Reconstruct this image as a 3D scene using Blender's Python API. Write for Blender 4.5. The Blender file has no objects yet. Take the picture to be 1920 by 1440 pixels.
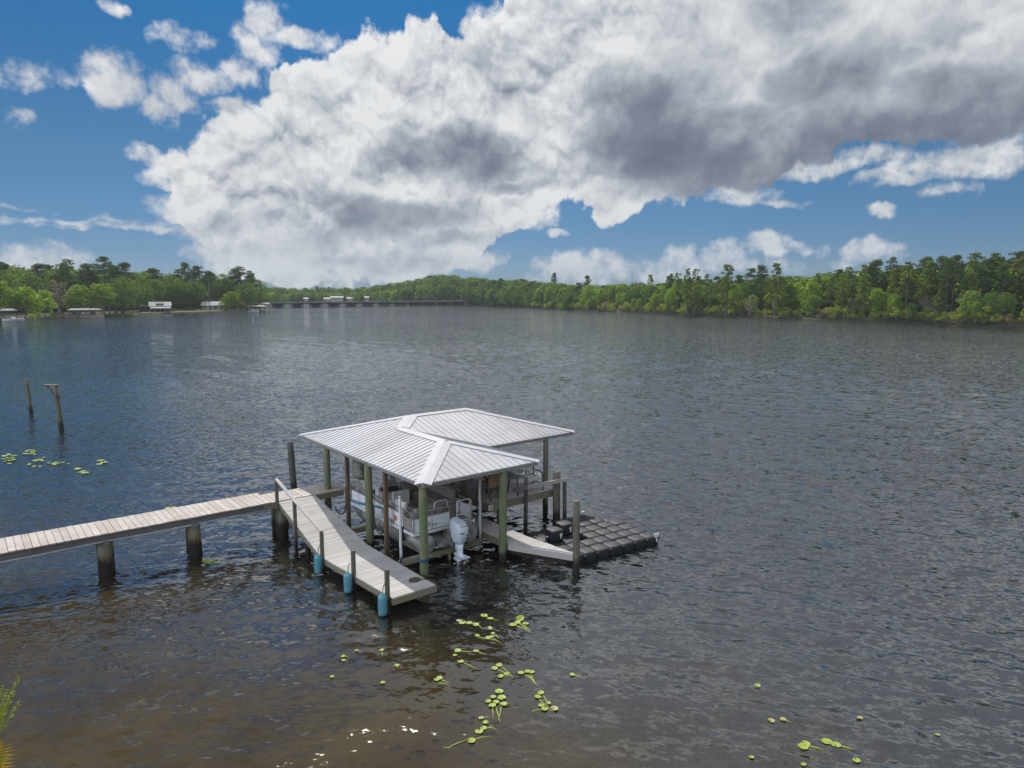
import bpy, bmesh, math, random
import numpy as np
from mathutils import Vector, Matrix, Euler
R = math.radians
scn = bpy.context.scene
col = scn.collection

# ------------------------------------------------------------------ camera
cam_d = bpy.data.cameras.new("camera")
cam = bpy.data.objects.new("camera", cam_d); col.objects.link(cam)
cam_d.sensor_width = 36.0
cam_d.lens = 36.0 * 1300.0 / 1920.0
cam_d.clip_start = 0.1; cam_d.clip_end = 20000
cam.location = (0, 0, 8.0)
cam.rotation_euler = (R(90) - math.atan(170 / 1300.0), 0, 0)
scn.camera = cam

# ------------------------------------------------------------------ exposure
scn.view_settings.view_transform = 'Standard'
scn.view_settings.look = 'None'
scn.view_settings.gamma = 1.0
scn.view_settings.exposure = 0.4
scn.cycles.sample_clamp_direct = 1.3
scn.cycles.sample_clamp_indirect = 4.0

# ------------------------------------------------------------------ sun
SUN_EL, SUN_AZ = R(49), R(-13.6)          # azimuth from +Y, towards +X positive
sun_d = bpy.data.lights.new("sun", 'SUN'); sun_d.energy = 3.1; sun_d.angle = R(0.53)
sun_d.color = (1.0, 0.95, 0.87)
sun = bpy.data.objects.new("sun", sun_d); col.objects.link(sun)
to_sun = Vector((math.sin(SUN_AZ) * math.cos(SUN_EL), math.cos(SUN_AZ) * math.cos(SUN_EL), math.sin(SUN_EL)))
sun.rotation_euler = (-to_sun).to_track_quat('-Z', 'Y').to_euler()
sun.location = to_sun * 60

# ------------------------------------------------------------------ node expression helper
class S:
    def __init__(s, t, k): s.t, s.k = t, k
    def _m(s, op, b=None, c=None, clamp=False):
        n = s.t.nodes.new('ShaderNodeMath'); n.operation = op; n.use_clamp = clamp
        s.t.links.new(s.k, n.inputs[0])
        for i, v in ((1, b), (2, c)):
            if v is None: continue
            if isinstance(v, S): s.t.links.new(v.k, n.inputs[i])
            else: n.inputs[i].default_value = v
        return S(s.t, n.outputs[0])
    def __add__(s, b): return s._m('ADD', b)
    __radd__ = __add__
    def __sub__(s, b): return s._m('SUBTRACT', b)
    def __rsub__(s, b): return s._m('MULTIPLY_ADD', -1.0, b)
    def __mul__(s, b): return s._m('MULTIPLY', b)
    __rmul__ = __mul__
    def __truediv__(s, b): return s._m('DIVIDE', b)
    def mn(s, b): return s._m('MINIMUM', b)
    def mx(s, b): return s._m('MAXIMUM', b)
    def pw(s, b): return s._m('POWER', b)
    def mad(s, b, c): return s._m('MULTIPLY_ADD', b, c)
    def sat(s): return s._m('ADD', 0.0, clamp=True)
    def ss(s, a, b):                       # smoothstep a..b -> 0..1
        n = s.t.nodes.new('ShaderNodeMapRange'); n.interpolation_type = 'SMOOTHSTEP'
        s.t.links.new(s.k, n.inputs['Value'])
        n.inputs['From Min'].default_value = a; n.inputs['From Max'].default_value = b
        return S(s.t, n.outputs['Result'])
def vmad(t, v, scale, off):                # vector socket * scale + off
    n = t.nodes.new('ShaderNodeVectorMath'); n.operation = 'MULTIPLY_ADD'
    t.links.new(v, n.inputs[0]); n.inputs[1].default_value = scale
    if hasattr(off, 'is_linked'): t.links.new(off, n.inputs[2])
    else: n.inputs[2].default_value = off
    return n.outputs[0]
def noise(t, v, scale, detail=4, rough=0.55, lac=2.0, dist=0.0, dim='3D', out='Fac'):
    n = t.nodes.new('ShaderNodeTexNoise'); n.noise_dimensions = dim
    if v is not None: t.links.new(v, n.inputs['Vector'])
    n.inputs['Scale'].default_value = scale; n.inputs['Detail'].default_value = detail
    n.inputs['Roughness'].default_value = rough; n.inputs['Lacunarity'].default_value = lac
    n.inputs['Distortion'].default_value = dist
    return n.outputs[out] if out == 'Color' else S(t, n.outputs['Fac'])
def fcurve(t, x, pts):
    n = t.nodes.new('ShaderNodeFloatCurve'); c = n.mapping.curves[0]
    pts = sorted(pts)
    c.points[0].location = pts[0]; c.points[1].location = pts[-1]
    for p in pts[1:-1]: c.points.new(*p)
    for p in c.points: p.handle_type = 'VECTOR'
    n.mapping.update(); t.links.new(x.k, n.inputs['Value'])
    return S(t, n.outputs[0])
def mixc(t, f, a, b):
    n = t.nodes.new('ShaderNodeMix'); n.data_type = 'RGBA'
    for k, v in ((n.inputs[0], f), (n.inputs[6], a), (n.inputs[7], b)):
        if isinstance(v, S): t.links.new(v.k, k)
        elif hasattr(v, 'is_linked'): t.links.new(v, k)
        elif isinstance(v, (int, float)): k.default_value = v
        else: k.default_value = (*v, 1)
    return n.outputs[2]
def ramp(t, f, stops):
    n = t.nodes.new('ShaderNodeValToRGB'); t.links.new(f.k, n.inputs[0])
    e = n.color_ramp.elements
    while len(e) < len(stops): e.new(0.5)
    for el, (p, c) in zip(e, stops): el.position = p; el.color = (*c, 1)
    return n.outputs[0]

# ------------------------------------------------------------------ sky with clouds (world)
_F, _HY = 1300.0, 550.0
_pt = math.atan(170 / 1300.0)
def pix_dir(px, py):                       # direction on the sky dome that the layout below was read off at
    fw = Vector((0, math.cos(_pt), -math.sin(_pt))); up = Vector((0, math.sin(_pt), math.cos(_pt)))
    d = (fw + Vector((1, 0, 0)) * ((px - 960) / _F) + up * ((720 - py) / _F)).normalized()
    return math.atan2(d.x, d.y), math.asin(d.z)
world = bpy.data.worlds.new("World"); scn.world = world; world.use_nodes = True
def build_sky():
    t = world.node_tree; t.nodes.clear()
    out = t.nodes.new('ShaderNodeOutputWorld'); bg = t.nodes.new('ShaderNodeBackground')
    t.links.new(bg.outputs[0], out.inputs[0])
    sky = t.nodes.new('ShaderNodeTexSky'); sky.sky_type = 'NISHITA'; sky.sun_disc = False
    sky.sun_elevation = SUN_EL; sky.sun_rotation = SUN_AZ % (2 * math.pi)
    sky.air_density = 1.0; sky.dust_density = 0.1; sky.ozone_density = 3.0; sky.altitude = 0
    K = 0.1; bg.inputs['Strength'].default_value = K
    tc = t.nodes.new('ShaderNodeTexCoord'); dirv = tc.outputs['Generated']
    sep = t.nodes.new('ShaderNodeSeparateXYZ'); t.links.new(dirv, sep.inputs[0])
    x, y, z = (S(t, sep.outputs[i]) for i in range(3))
    az = x._m('ARCTAN2', y); el = z._m('ARCSINE')
    # turbulence bends the outlines before they are read
    raw = t.nodes.new('ShaderNodeCombineXYZ')
    t.links.new(az.k, raw.inputs[0]); t.links.new(el.k, raw.inputs[1]); flat = raw.outputs[0]
    def vor(v, scale, detail, rough):
        n = t.nodes.new('ShaderNodeTexVoronoi'); n.voronoi_dimensions = '2D'; n.feature = 'F1'; n.normalize = True
        t.links.new(v, n.inputs['Vector']); n.inputs['Scale'].default_value = scale
        n.inputs['Detail'].default_value = detail; n.inputs['Roughness'].default_value = rough; n.inputs['Lacunarity'].default_value = 2.15
        return S(t, n.outputs['Distance'])
    def fb(v, *a, **k): return noise(t, v, *a, dim='2D', **k)
    n1 = fb(flat, 8.0, 4, 0.58); n2 = fb(vmad(t, flat, (1, 1, 1), (3.1, 7.7, 0)), 8.0, 4, 0.58)
    dx, dy = n1 - 0.5, n2 - 0.5
    az2 = az + dx * 0.07
    el2 = el + dy * 0.06
    comb = t.nodes.new('ShaderNodeCombineXYZ')
    t.links.new(az2.k, comb.inputs[0]); t.links.new(el2.k, comb.inputs[1]); ae = comb.outputs[0]
    # rounded heads: cellular heights bent by a little noise
    bend = t.nodes.new('ShaderNodeCombineXYZ')
    b1 = fb(flat, 30.0, 3, 0.6); b2 = fb(vmad(t, flat, (1, 1, 1), (9.1, 2.7, 0)), 30.0, 3, 0.6)
    t.links.new((az + dx * .05 + (b1 - .5) * .022).k, bend.inputs[0]); t.links.new((el + dy * .05 + (b2 - .5) * .019).k, bend.inputs[1])
    hv = bend.outputs[0]
    def heads(v):
        return 1.0 - vor(v, 11.0, 3.4, 0.56)
    h0 = heads(hv)
    h1 = heads(vmad(t, hv, (1, 1, 1), (-0.003, 0.013, 0)))
    soft0 = fb(flat, 7.0, 5, 0.5); soft1 = fb(vmad(t, flat, (1, 1, 1), (-0.006, 0.03, 0)), 7.0, 5, 0.5)
    def blob(px, py, rx, ry):
        a, e = pix_dir(px, py); sx, sy = _F / rx * 0.9, _F / ry * 0.98
        v = vmad(t, ae, (sx, sy, 0), (-a * sx, -e * sy, 0))
        d = t.nodes.new('ShaderNodeVectorMath'); d.operation = 'DOT_PRODUCT'
        t.links.new(v, d.inputs[0]); t.links.new(v, d.inputs[1])
        return S(t, d.outputs['Value'])     # 0 centre, 1 rim
    def blobs(lst, soft=1.0):
        acc = None
        for b in lst:
            amp = b[4] if len(b) > 4 else 1.0
            r = blob(*b[:4]).mad(-amp, amp)
            acc = r if acc is None else acc.mx(r)
        return acc
    # ---- main bank of cumulus: its top and bottom outline against azimuth
    A0, A1 = R(-60), R(60)
    def outline(pts, emax):
        o = []
        for px, py in pts:
            a, e = pix_dir(px, py); o.append(((a - A0) / (A1 - A0), max(0, min(1, e / emax))))
        return o
    top = outline([(285, 292), (300, 275), (330, 262), (400, 238), (470, 196), (505, 190), (535, 148), (560, 128), (600, 120),
                   (640, 88), (662, 66), (690, 76), (740, 58), (778, 34), (805, 30), (845, 55), (872, 82), (890, 70), (905, 40), (940, 8)], R(85))
    top = [(0, 0.0), (top[0][0] - 0.03, 0.0)] + top + [(top[-1][0] + 0.02, .42), (top[-1][0] + 0.06, .6), (top[-1][0] + .2, .95), (1, 1)]
    bot = outline([(285, 292), (318, 318), (330, 345), (350, 392), (378, 440), (388, 478), (420, 502), (500, 516), (600, 528), (700, 524), (800, 512), (860, 502), (920, 470), (962, 432), (1000, 402),
                   (1080, 388), (1150, 400), (1220, 380), (1300, 366), (1380, 352), (1430, 338), (1500, 312), (1600, 278), (1700, 262), (1800, 262), (1920, 238)], R(40))
    bot = [(0, 0.9), (bot[0][0] - 0.03, 0.9)] + bot + [(1, .9 * bot[-1][1])]
    u = (az2 - A0) * (1 / (A1 - A0))
    et = fcurve(t, u, top) * R(85); eb = fcurve(t, u, bot) * R(40)
    dm = (et - el2).mn(el2 - eb)
    fine = fb(flat, 40.0, 5, 0.6)
    dm = dm + (h0 - 0.62) * 0.085 + (fine - 0.5) * 0.022
    am = dm.ss(-0.002, 0.009)
    # ---- smaller clouds
    small = [(220, 162, 42, 46), (205, 195, 32, 20), (300, 212, 40, 26), (335, 182, 42, 34), (385, 145, 44, 32), (440, 132, 40, 32), (482, 92, 34, 52), (505, 38, 30, 48),
             (560, 74, 56, 18), (430, 202, 36, 16, .8), (360, 68, 40, 22, .55), (205, 6, 26, 14, .75), (20, 148, 46, 18, .42), (90, 155, 40, 14, .38), (5, 226, 24, 16, .42),
             (940, 45, 55, 50), (900, 60, 30, 25),
             (1545, 312, 110, 20), (1640, 292, 60, 22), (1690, 342, 80, 17), (1775, 312, 90, 30), (1845, 288, 66, 30), (1390, 368, 60, 24), (1462, 384, 40, 10), (1650, 405, 22, 14),
             (1772, 366, 40, 13, .6), (1095, 505, 100, 36), (1065, 490, 40, 22), (1130, 490, 40, 24), (1282, 485, 38, 24), (1350, 488, 42, 26), (1442, 466, 46, 20), (1492, 470, 44, 14), (1622, 474, 42, 20),
             (1260, 512, 70, 20, .8), (1400, 500, 80, 14, .6), (45, 492, 90, 30), (1042, 440, 24, 8), (60, 408, 200, 7, .62), (250, 426, 120, 7, .62), (30, 384, 60, 5, .5), (860, 420, 60, 26), (335, 332, 46, 26), (352, 392, 44, 26), (384, 440, 44, 26), (398, 482, 50, 24), (296, 288, 50, 14), (450, 508, 70, 22), (900, 492, 60, 22), (985, 415, 60, 22)]
    ds = blobs(small) + (fine - 0.5) * 2.1 + (h0 - 0.62) * 1.2 + (soft0 - .5) * .5
    asm = ds.ss(-0.05, 1.25)
    # loose cloud high up, seen in the water; cloud behind added to fill shade
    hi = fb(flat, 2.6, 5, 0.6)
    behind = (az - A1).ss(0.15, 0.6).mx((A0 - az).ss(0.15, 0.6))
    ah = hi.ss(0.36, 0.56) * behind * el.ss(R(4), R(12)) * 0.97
    af = hi.ss(0.26, 0.46) * el.ss(R(22.5), R(30)) * (1.0 - behind) * (az.ss(R(-34), R(-10)) * .4 + .5)   # the deck of cloud overhead, above the picture
    # ---- light on the clouds
    relief = (h0 - h1); broad = (soft0 - soft1)
    dark = blobs([(865, 300, 130, 62, .95), (760, 405, 150, 34, .75), (700, 430, 90, 24, .7), (1180, 255, 150, 130, .85), (1130, 200, 70, 90, .8), (1300, 330, 190, 70, 1.2), (1400, 270, 260, 90, 1.15), (1560, 150, 130, 90, .8),
                  (1620, 215, 220, 70, 1.15), (1850, 205, 190, 75, 1.25), (1190, 330, 90, 36, .9), (560, 455, 90, 24, .6), (480, 430, 60, 26, .45), (1000, 330, 80, 40, .45), (1000, 350, 120, 22, .6), (870, 450, 90, 18, .4), (900, 130, 60, 40, .3), (620, 380, 80, 40, .4), (460, 300, 70, 40, .25), (700, 490, 160, 16, .35), (520, 470, 80, 18, .4), (1480, 40, 110, 60, .55), (1280, 60, 80, 50, .4), (1760, 60, 70, 60, .3), (1900, 110, 60, 50, .35), (1050, 60, 60, 60, .25), (1330, 130, 90, 60, .35)])
    dark = (dark + (soft0 - 0.5) * 1.3 + (h0 - .62) * 0.35).ss(-0.1, 1.0)
    lum = 0.77 + (relief * 1.75 * (1.0 - dark * 0.7) * (1.0 - az.ss(R(0), R(18)) * 0.5)) + broad * 1.2 + (h0 - .62) * 0.5 - dark * 0.56 + (1.0 - dm.ss(0.0, 0.06)) * 0.06
    # overhead and to the right the bank is seen from below: greyer
    lum = lum - el.ss(R(20), R(32)) * az.ss(R(-20), R(5)) * 0.45
    cc = ramp(t, lum.sat(), [(0.0, (.145, .17, .22)), (0.22, (.20, .23, .29)), (0.5, (.38, .415, .475)), (0.76, (.61, .635, .665)), (1.0, (.78, .79, .795))])
    cs = ramp(t, (0.70 + relief * 0.9 + broad * 1.0 + (fine - .5) * .3).sat(), [(0.0, (.30, .34, .40)), (0.6, (.55, .58, .62)), (1.0, (.84, .85, .86))])
    # low down the clouds sink into the thicker air
    low = 1.0 - el.ss(R(0.5), R(9))
    cc = mixc(t, low * 0.55, cc, (.42, .47, .54)); cs = mixc(t, low * 0.5, cs, (.46, .52, .59))
    base = t.nodes.new('ShaderNodeMix'); base.data_type = 'RGBA'; base.blend_type = 'MULTIPLY'; base.inputs[0].default_value = 1
    t.links.new(sky.outputs[0], base.inputs[6])
    t.links.new(ramp(t, (el * (1 / R(30))).sat(), [(0.05, (.155, .24, .405)), (0.33, (.155, .284, .371)), (0.75, (.057, .303, .447)), (1.0, (.068, .303, .455))]), base.inputs[7])
    E = 2 ** -0.4
    def gain(c):
        if isinstance(c, tuple): return tuple(v * E / K for v in c)
        n = t.nodes.new('ShaderNodeVectorMath'); n.operation = 'SCALE'; n.inputs['Scale'].default_value = E / K
        t.links.new(c, n.inputs[0]); return n.outputs[0]
    cs = mixc(t, ah, cs, (2.9, 3.05, 3.4))            # bright unseen cloud behind the viewer, added as fill for shaded sides
    c = mixc(t, af, base.outputs[2], gain((.40, .415, .44)))
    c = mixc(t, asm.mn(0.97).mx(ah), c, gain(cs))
    c = mixc(t, am.mn(0.985), c, gain(cc))
    sv = t.nodes.new('ShaderNodeVectorMath'); sv.operation = 'DOT_PRODUCT'; t.links.new(dirv, sv.inputs[0]); sv.inputs[1].default_value = to_sun
    glow = S(t, sv.outputs['Value']).ss(0.80, 1.0)._m('MULTIPLY', 0.25) + el.ss(R(20), R(34)) * 0.1 + 1.0
    fin = t.nodes.new('ShaderNodeVectorMath'); fin.operation = 'SCALE'; t.links.new(c, fin.inputs[0]); t.links.new(glow.k, fin.inputs['Scale'])
    t.links.new(fin.outputs[0], bg.inputs['Color'])
build_sky()

# ------------------------------------------------------------------ materials
def new_mat(name):
    m = bpy.data.materials.new(name); m.use_nodes = True
    t = m.node_tree; return m, t, t.nodes['Principled BSDF']
def setc(t, bs, key, v):
    if isinstance(v, S): t.links.new(v.k, bs.inputs[key])
    elif hasattr(v, 'is_linked'): t.links.new(v, bs.inputs[key])
    elif isinstance(v, (tuple, list)): bs.inputs[key].default_value = (*v, 1)
    else: bs.inputs[key].default_value = v
def pos_nodes(t):
    g = t.nodes.new('ShaderNodeNewGeometry'); return g
def bump(t, bs, h, strength, dist):
    b = t.nodes.new('ShaderNodeBump'); b.inputs['Strength'].default_value = strength; b.inputs['Distance'].default_value = dist
    t.links.new(h.k, b.inputs['Height']); t.links.new(b.outputs[0], bs.inputs['Normal'])
def tcoord(t, which='Object'):
    return t.nodes.new('ShaderNodeTexCoord').outputs[which]
def plain(name, c, rough=.5, metal=0.0, var=.12, scale=6.0, c2=None, bumpy=0.0):
    m, t, bs = new_mat(name)
    n = noise(t, tcoord(t), scale, 5, .6)
    c2 = c2 or tuple(x * (1 - 2.2 * var) for x in c)
    setc(t, bs, 'Base Color', mixc(t, n.ss(.35, .7), c, c2))
    setc(t, bs, 'Roughness', rough); setc(t, bs, 'Metallic', metal)
    if bumpy: bump(t, bs, noise(t, tcoord(t), scale * 6, 3, .6), bumpy, .01)
    return m
def wood(name, c, c2, rough=.75, stretch=(14, 14, 1.2), waterline=None, band=.4, dark=(.018, .014, .010), green=None, island=.18):
    """weathered timber: grain along one axis, each board a little different; piles get a wet band above the water"""
    m, t, bs = new_mat(name)
    oc = tcoord(t)
    g = pos_nodes(t)
    grain = noise(t, vmad(t, oc, stretch, (0, 0, 0)), 2.0, 5, .65, 2.1)
    blot = noise(t, oc, 1.4, 4, .6)
    base = mixc(t, grain.ss(.3, .72), c, c2)
    if green: base = mixc(t, blot.ss(.42, .62) * .85, base, green)
    st = noise(t, vmad(t, oc, (1, 1, 1), (3.3, 1.7, .4)), 2.6, 5, .7)
    base = mixc(t, st.ss(.52, .78) * .45, base, tuple(k * .55 for k in c2))       # damp stains
    isl = S(t, g.outputs['Random Per Island'])
    v = t.nodes.new('ShaderNodeHueSaturation'); t.links.new(base, v.inputs['Color'])
    t.links.new((isl * (2 * island) + (1 - island)).k, v.inputs['Value']); base = v.outputs[0]
    rg = S(t, None) if False else None
    if waterline is not None:
        sp = t.nodes.new('ShaderNodeSeparateXYZ'); t.links.new(g.outputs['Position'], sp.inputs[0])
        z = S(t, sp.outputs[2]) + (noise(t, vmad(t, oc, (3, 3, .6), (0, 0, 0)), 3.0, 4, .6) - .5) * (band * .9)
        w = 1.0 - z.ss(waterline + band * .55, waterline + band * 1.1)
        base = mixc(t, w, base, dark)
    setc(t, bs, 'Base Color', base); setc(t, bs, 'Roughness', rough)
    bump(t, bs, grain, .35, .006)
    return m
M = {}
M['roof'] = None
def roof_mat():
    m, t, bs = new_mat('roof_sheet')
    oc = tcoord(t)
    n = noise(t, oc, 1.1, 5, .6); f = noise(t, vmad(t, oc, (1, 1, 1), (5, 2, 0)), 14, 4, .6)
    c = mixc(t, n.ss(.35, .75), (.36, .36, .38), (.30, .30, .32))
    c = mixc(t, f.ss(.55, .8) * .35, c, (.26, .255, .265))
    isl = S(t, pos_nodes(t).outputs['Random Per Island'])
    v = t.nodes.new('ShaderNodeHueSaturation'); t.links.new(c, v.inputs['Color']); t.links.new((isl * .26 + .87).k, v.inputs['Value'])
    setc(t, bs, 'Base Color', v.outputs[0]); setc(t, bs, 'Roughness', .6); setc(t, bs, 'Metallic', 0.0)
    return m
M['roof'] = roof_mat()
M['cap'] = plain('ridge_cap', (.40, .40, .42), .55, 0, .07, 3)
M['fascia'] = wood('fascia_board', (.30, .285, .275), (.22, .21, .205), stretch=(1.2, 1.2, 14))
M['post_green'] = wood('treated_post', (.19, .195, .11), (.11, .12, .06), stretch=(10, 10, 1), waterline=0, band=.30, green=(.11, .16, .075), island=.05)
M['post_grey'] = wood('grey_pile', (.155, .145, .11), (.08, .075, .058), stretch=(10, 10, 1), waterline=0, band=.5, island=.08)
M['post_dark'] = wood('dark_pile', (.105, .10, .09), (.05, .05, .047), stretch=(10, 10, 1), waterline=0, band=.4, island=.05)
M['pile_mix'] = wood('pier_pile', (.22, .25, .19), (.12, .13, .10), stretch=(8, 8, .8), waterline=0, band=.62, green=(.23, .17, .085), island=.05)
M['beam'] = wood('beam_timber', (.17, .14, .085), (.09, .075, .045), stretch=(2, 2, 2), green=(.12, .13, .05))
M['board_grey'] = wood('weathered_board', (.38, .365, .35), (.29, .275, .265), stretch=(1.5, 14, 14), island=.13)
M['board_dock'] = wood('dock_board', (.40, .385, .37), (.335, .32, .305), stretch=(1.5, 14, 14), island=.10)
M['board_pale'] = wood('pale_board', (.44, .405, .38), (.35, .31, .285), stretch=(14, 1.5, 14), green=(.36, .30, .25), island=.13)
M['skirt'] = wood('skirt_board', (.24, .215, .165), (.15, .135, .10), stretch=(2, 2, 12), green=(.17, .17, .09))
M['stringer'] = wood('stringer', (.17, .165, .16), (.10, .10, .098), stretch=(1.2, 8, 8))
M['brown'] = wood('brown_post', (.17, .108, .062), (.10, .062, .035), stretch=(10, 10, 1), waterline=0, band=.35, dark=(.10, .085, .04), island=.02)
M['orange'] = wood('stained_cedar', (.40, .19, .045), (.26, .11, .025), stretch=(3, 3, 3), rough=.5)
M['pvc'] = plain('white_pvc', (.62, .62, .62), .4, 0, .08, 4)
M['alu'] = plain('aluminium', (.44, .445, .45), .38, .75, .12, 5)
M['alu_dull'] = plain('dull_aluminium', (.46, .46, .455), .45, .6, .2, 3, c2=(.20, .18, .145))
M['white'] = plain('white_gelcoat', (.66, .67, .68), .35, 0, .05, 3)
M['boat_panel'] = plain('boat_panel', (.74, .77, .80), .35, 0, .05, 2)
M['teal'] = plain('teal_stripe', (.035, .19, .28), .4, 0, .05, 3)
M['vinyl'] = plain('grey_vinyl', (.58, .57, .56), .55, 0, .08, 4)
M['taupe'] = plain('taupe_vinyl', (.27, .24, .225), .6, 0, .1, 4)
M['carpet'] = plain('boat_carpet', (.34, .32, .30), .95, 0, .15, 20)
M['black'] = plain('black_rubber', (.018, .018, .019), .5, 0, .1, 8)
M['float'] = plain('black_poly', (.015, .018, .025), .6, 0, .25, 5, c2=(.010, .012, .016), bumpy=.1)
M['fender'] = plain('teal_fender', (.085, .29, .36), .45, 0, .12, 7, c2=(.07, .20, .25))
M['cowl'] = plain('pale_cowling', (.58, .66, .72), .3, 0, .04, 3)
M['prop'] = plain('propeller_metal', (.42, .41, .36), .35, .8, .15, 5)
M['sling'] = plain('sling_fabric', (.25, .23, .19), .8, 0, .1, 20)
M['iron'] = plain('dark_iron', (.03, .03, .03), .5, .3, .1, 10)
M['bluecast'] = plain('cast_scroll', (.16, .20, .22), .5, .4, .3, 14, c2=(.05, .06, .07))
M['cloth'] = plain('faded_canvas', (.24, .235, .20), .9, 0, .2, 9, c2=(.10, .10, .085))
M['blue'] = plain('blue_strap', (.02, .10, .16), .7, 0, .1, 9)
M['red'] = plain('red_emblem', (.55, .14, .10), .5, 0, .05, 9)
M['letter'] = plain('dark_lettering', (.05, .055, .075), .5, 0, .05, 9)
M['rope'] = plain('brown_rope', (.11, .085, .05), .9, 0, .3, 40, c2=(.05, .04, .025))
M['glass'] = plain('window_glass', (.03, .04, .05), .08, 0, .1, 2)
M['house_white'] = plain('house_white', (.30, .29, .28), .7, 0, .06, 1)
M['metal_roof'] = plain('metal_roof', (.24, .25, .26), .7, 0, .10, .8)
M['dark_roof'] = plain('dark_roof', (.10, .105, .11), .6, 0, .15, 1)
M['house_dark'] = plain('house_dark', (.10, .085, .07), .8, 0, .2, 1)
M['concrete'] = plain('concrete', (.16, .16, .155), .85, 0, .2, .8)
M['seawall'] = plain('seawall', (.30, .26, .205), .85, 0, .2, .8)

# ------------------------------------------------------------------ mesh builder
ORG = {}
YAW = 2.2474 - math.pi / 2                # the dock's own axes: x = along the walkway, y = towards the far bank
DOCK = Matrix.Translation((-2.4155, 18.2314, 0)) @ Matrix.Rotation(YAW, 4, 'Z')
class MB:
    def __init__(s): s.v, s.f = [], []
    def add(s, vs, fs):
        o = len(s.v); s.v += [tuple(p) for p in vs]; s.f += [tuple(i + o for i in q) for q in fs]; return s
    def box(s, x0, x1, y0, y1, z0, z1):
        return s.add([(x0, y0, z0), (x1, y0, z0), (x1, y1, z0), (x0, y1, z0), (x0, y0, z1), (x1, y0, z1), (x1, y1, z1), (x0, y1, z1)],
                     [(0, 3, 2, 1), (4, 5, 6, 7), (0, 1, 5, 4), (1, 2, 6, 5), (2, 3, 7, 6), (3, 0, 4, 7)])
    def hexa(s, b, tp):                    # two quads (bottom, top), counter-clockwise from above
        return s.add(list(b) + list(tp), [(0, 3, 2, 1), (4, 5, 6, 7), (0, 1, 5, 4), (1, 2, 6, 5), (2, 3, 7, 6), (3, 0, 4, 7)])
    def beam(s, p, q, w, h, up=(0, 0, 1)):  # rectangular bar from p to q
        p, q = Vector(p), Vector(q); d = (q - p).normalized(); up = Vector(up)
        if abs(d.dot(up)) > .98: up = Vector((0, 1, 0))
        a = d.cross(up).normalized() * (w / 2); b = a.cross(d).normalized() * (h / 2)
        return s.hexa([p - a - b, p + a - b, q + a - b, q - a - b], [p - a + b, p + a + b, q + a + b, q - a + b])
    def tube(s, pts, r, n=8, caps=True):
        pts = [Vector(p) for p in pts]; rs = r if isinstance(r, (list, tuple)) else [r] * len(pts)
        o = len(s.v); ref = None
        for i, p in enumerate(pts):
            d = (pts[min(i + 1, len(pts) - 1)] - pts[max(i - 1, 0)]).normalized()
            if ref is None:
                ref = Vector((0, 0, 1)) if abs(d.z) < .9 else Vector((1, 0, 0))
            a = d.cross(ref).normalized(); b = a.cross(d).normalized(); ref = b
            for k in range(n):
                t = 2 * math.pi * k / n
                s.v.append(tuple(p + (a * math.cos(t) + b * math.sin(t)) * rs[i]))
        for i in range(len(pts) - 1):
            for k in range(n):
                k2 = (k + 1) % n; A = o + i * n
                s.f.append((A + k, A + k2, A + n + k2, A + n + k))
        if caps:
            s.f.append(tuple(o + k for k in reversed(range(n)))); e = o + (len(pts) - 1) * n
            s.f.append(tuple(e + k for k in range(n)))
        return s
    def lathe(s, c, prof, n=16):           # prof: (radius, z) from the bottom up
        return s.tube([(c[0], c[1], c[2] + z) for _, z in prof], [max(r, .001) for r, _ in prof], n)
    def prism(s, poly, z0, z1):            # poly counter-clockwise (x, y); z may be a function of (x, y)
        f0 = z0 if callable(z0) else (lambda x, y: z0); f1 = z1 if callable(z1) else (lambda x, y: z1)
        n = len(poly)
        return s.add([(x, y, f0(x, y)) for x, y in poly] + [(x, y, f1(x, y)) for x, y in poly],
                     [tuple(reversed(range(n))), tuple(range(n, 2 * n))] + [(i, (i + 1) % n, n + (i + 1) % n, n + i) for i in range(n)])
    def build(s, name, m, parent=None, smooth=False, bevel=0, weld=False):
        me = bpy.data.meshes.new(name)
        o0 = ORG.get(parent.name, (0, 0, 0)) if parent else (0, 0, 0)
        me.from_pydata([(x - o0[0], y - o0[1], z - o0[2]) for x, y, z in s.v], [], s.f)
        if bevel or weld:
            b = bmesh.new(); b.from_mesh(me)
            if bevel: bmesh.ops.bevel(b, geom=b.edges[:], offset=bevel, segments=1, affect='EDGES', profile=.5)
            b.to_mesh(me); b.free()
        me.materials.append(m)
        if smooth: me.polygons.foreach_set('use_smooth', [True] * len(me.polygons))
        ob = bpy.data.objects.new(name, me); col.objects.link(ob)
        if parent: ob.parent = parent; ORG[ob.name] = o0
        return ob
def tag(o, label=None, cat=None, group=None, kind=None):
    for k, v in (('label', label), ('category', cat), ('group', group), ('kind', kind)):
        if v: o[k] = v
    return o
def thing(name, label, cat, loc=(0, 0, 0), dock=True, group=None, rotz=0):
    """an Empty at the thing's base; with dock=True its place and its parts are given along the dock's axes"""
    o = bpy.data.objects.new(name, None); col.objects.link(o); o.empty_display_size = .3
    if dock: o.location = DOCK @ Vector(loc); o.rotation_euler = (0, 0, YAW)
    else: o.location = loc; o.rotation_euler = (0, 0, rotz)
    ORG[o.name] = tuple(loc)
    return tag(o, label, cat, group)
def copy_thing(o, loc, rotz=None, scale=None, label=None, group=None):
    c = o.copy(); col.objects.link(c); c.location = loc
    if rotz is not None: c.rotation_euler = (0, 0, rotz)
    if scale is not None: c.scale = scale
    if label: c['label'] = label
    if group: c['group'] = group
    for ch in list(o.children):
        d = ch.copy(); col.objects.link(d); d.parent = c
        for g in list(ch.children):
            e = g.copy(); col.objects.link(e); e.parent = d
    return c
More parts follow.
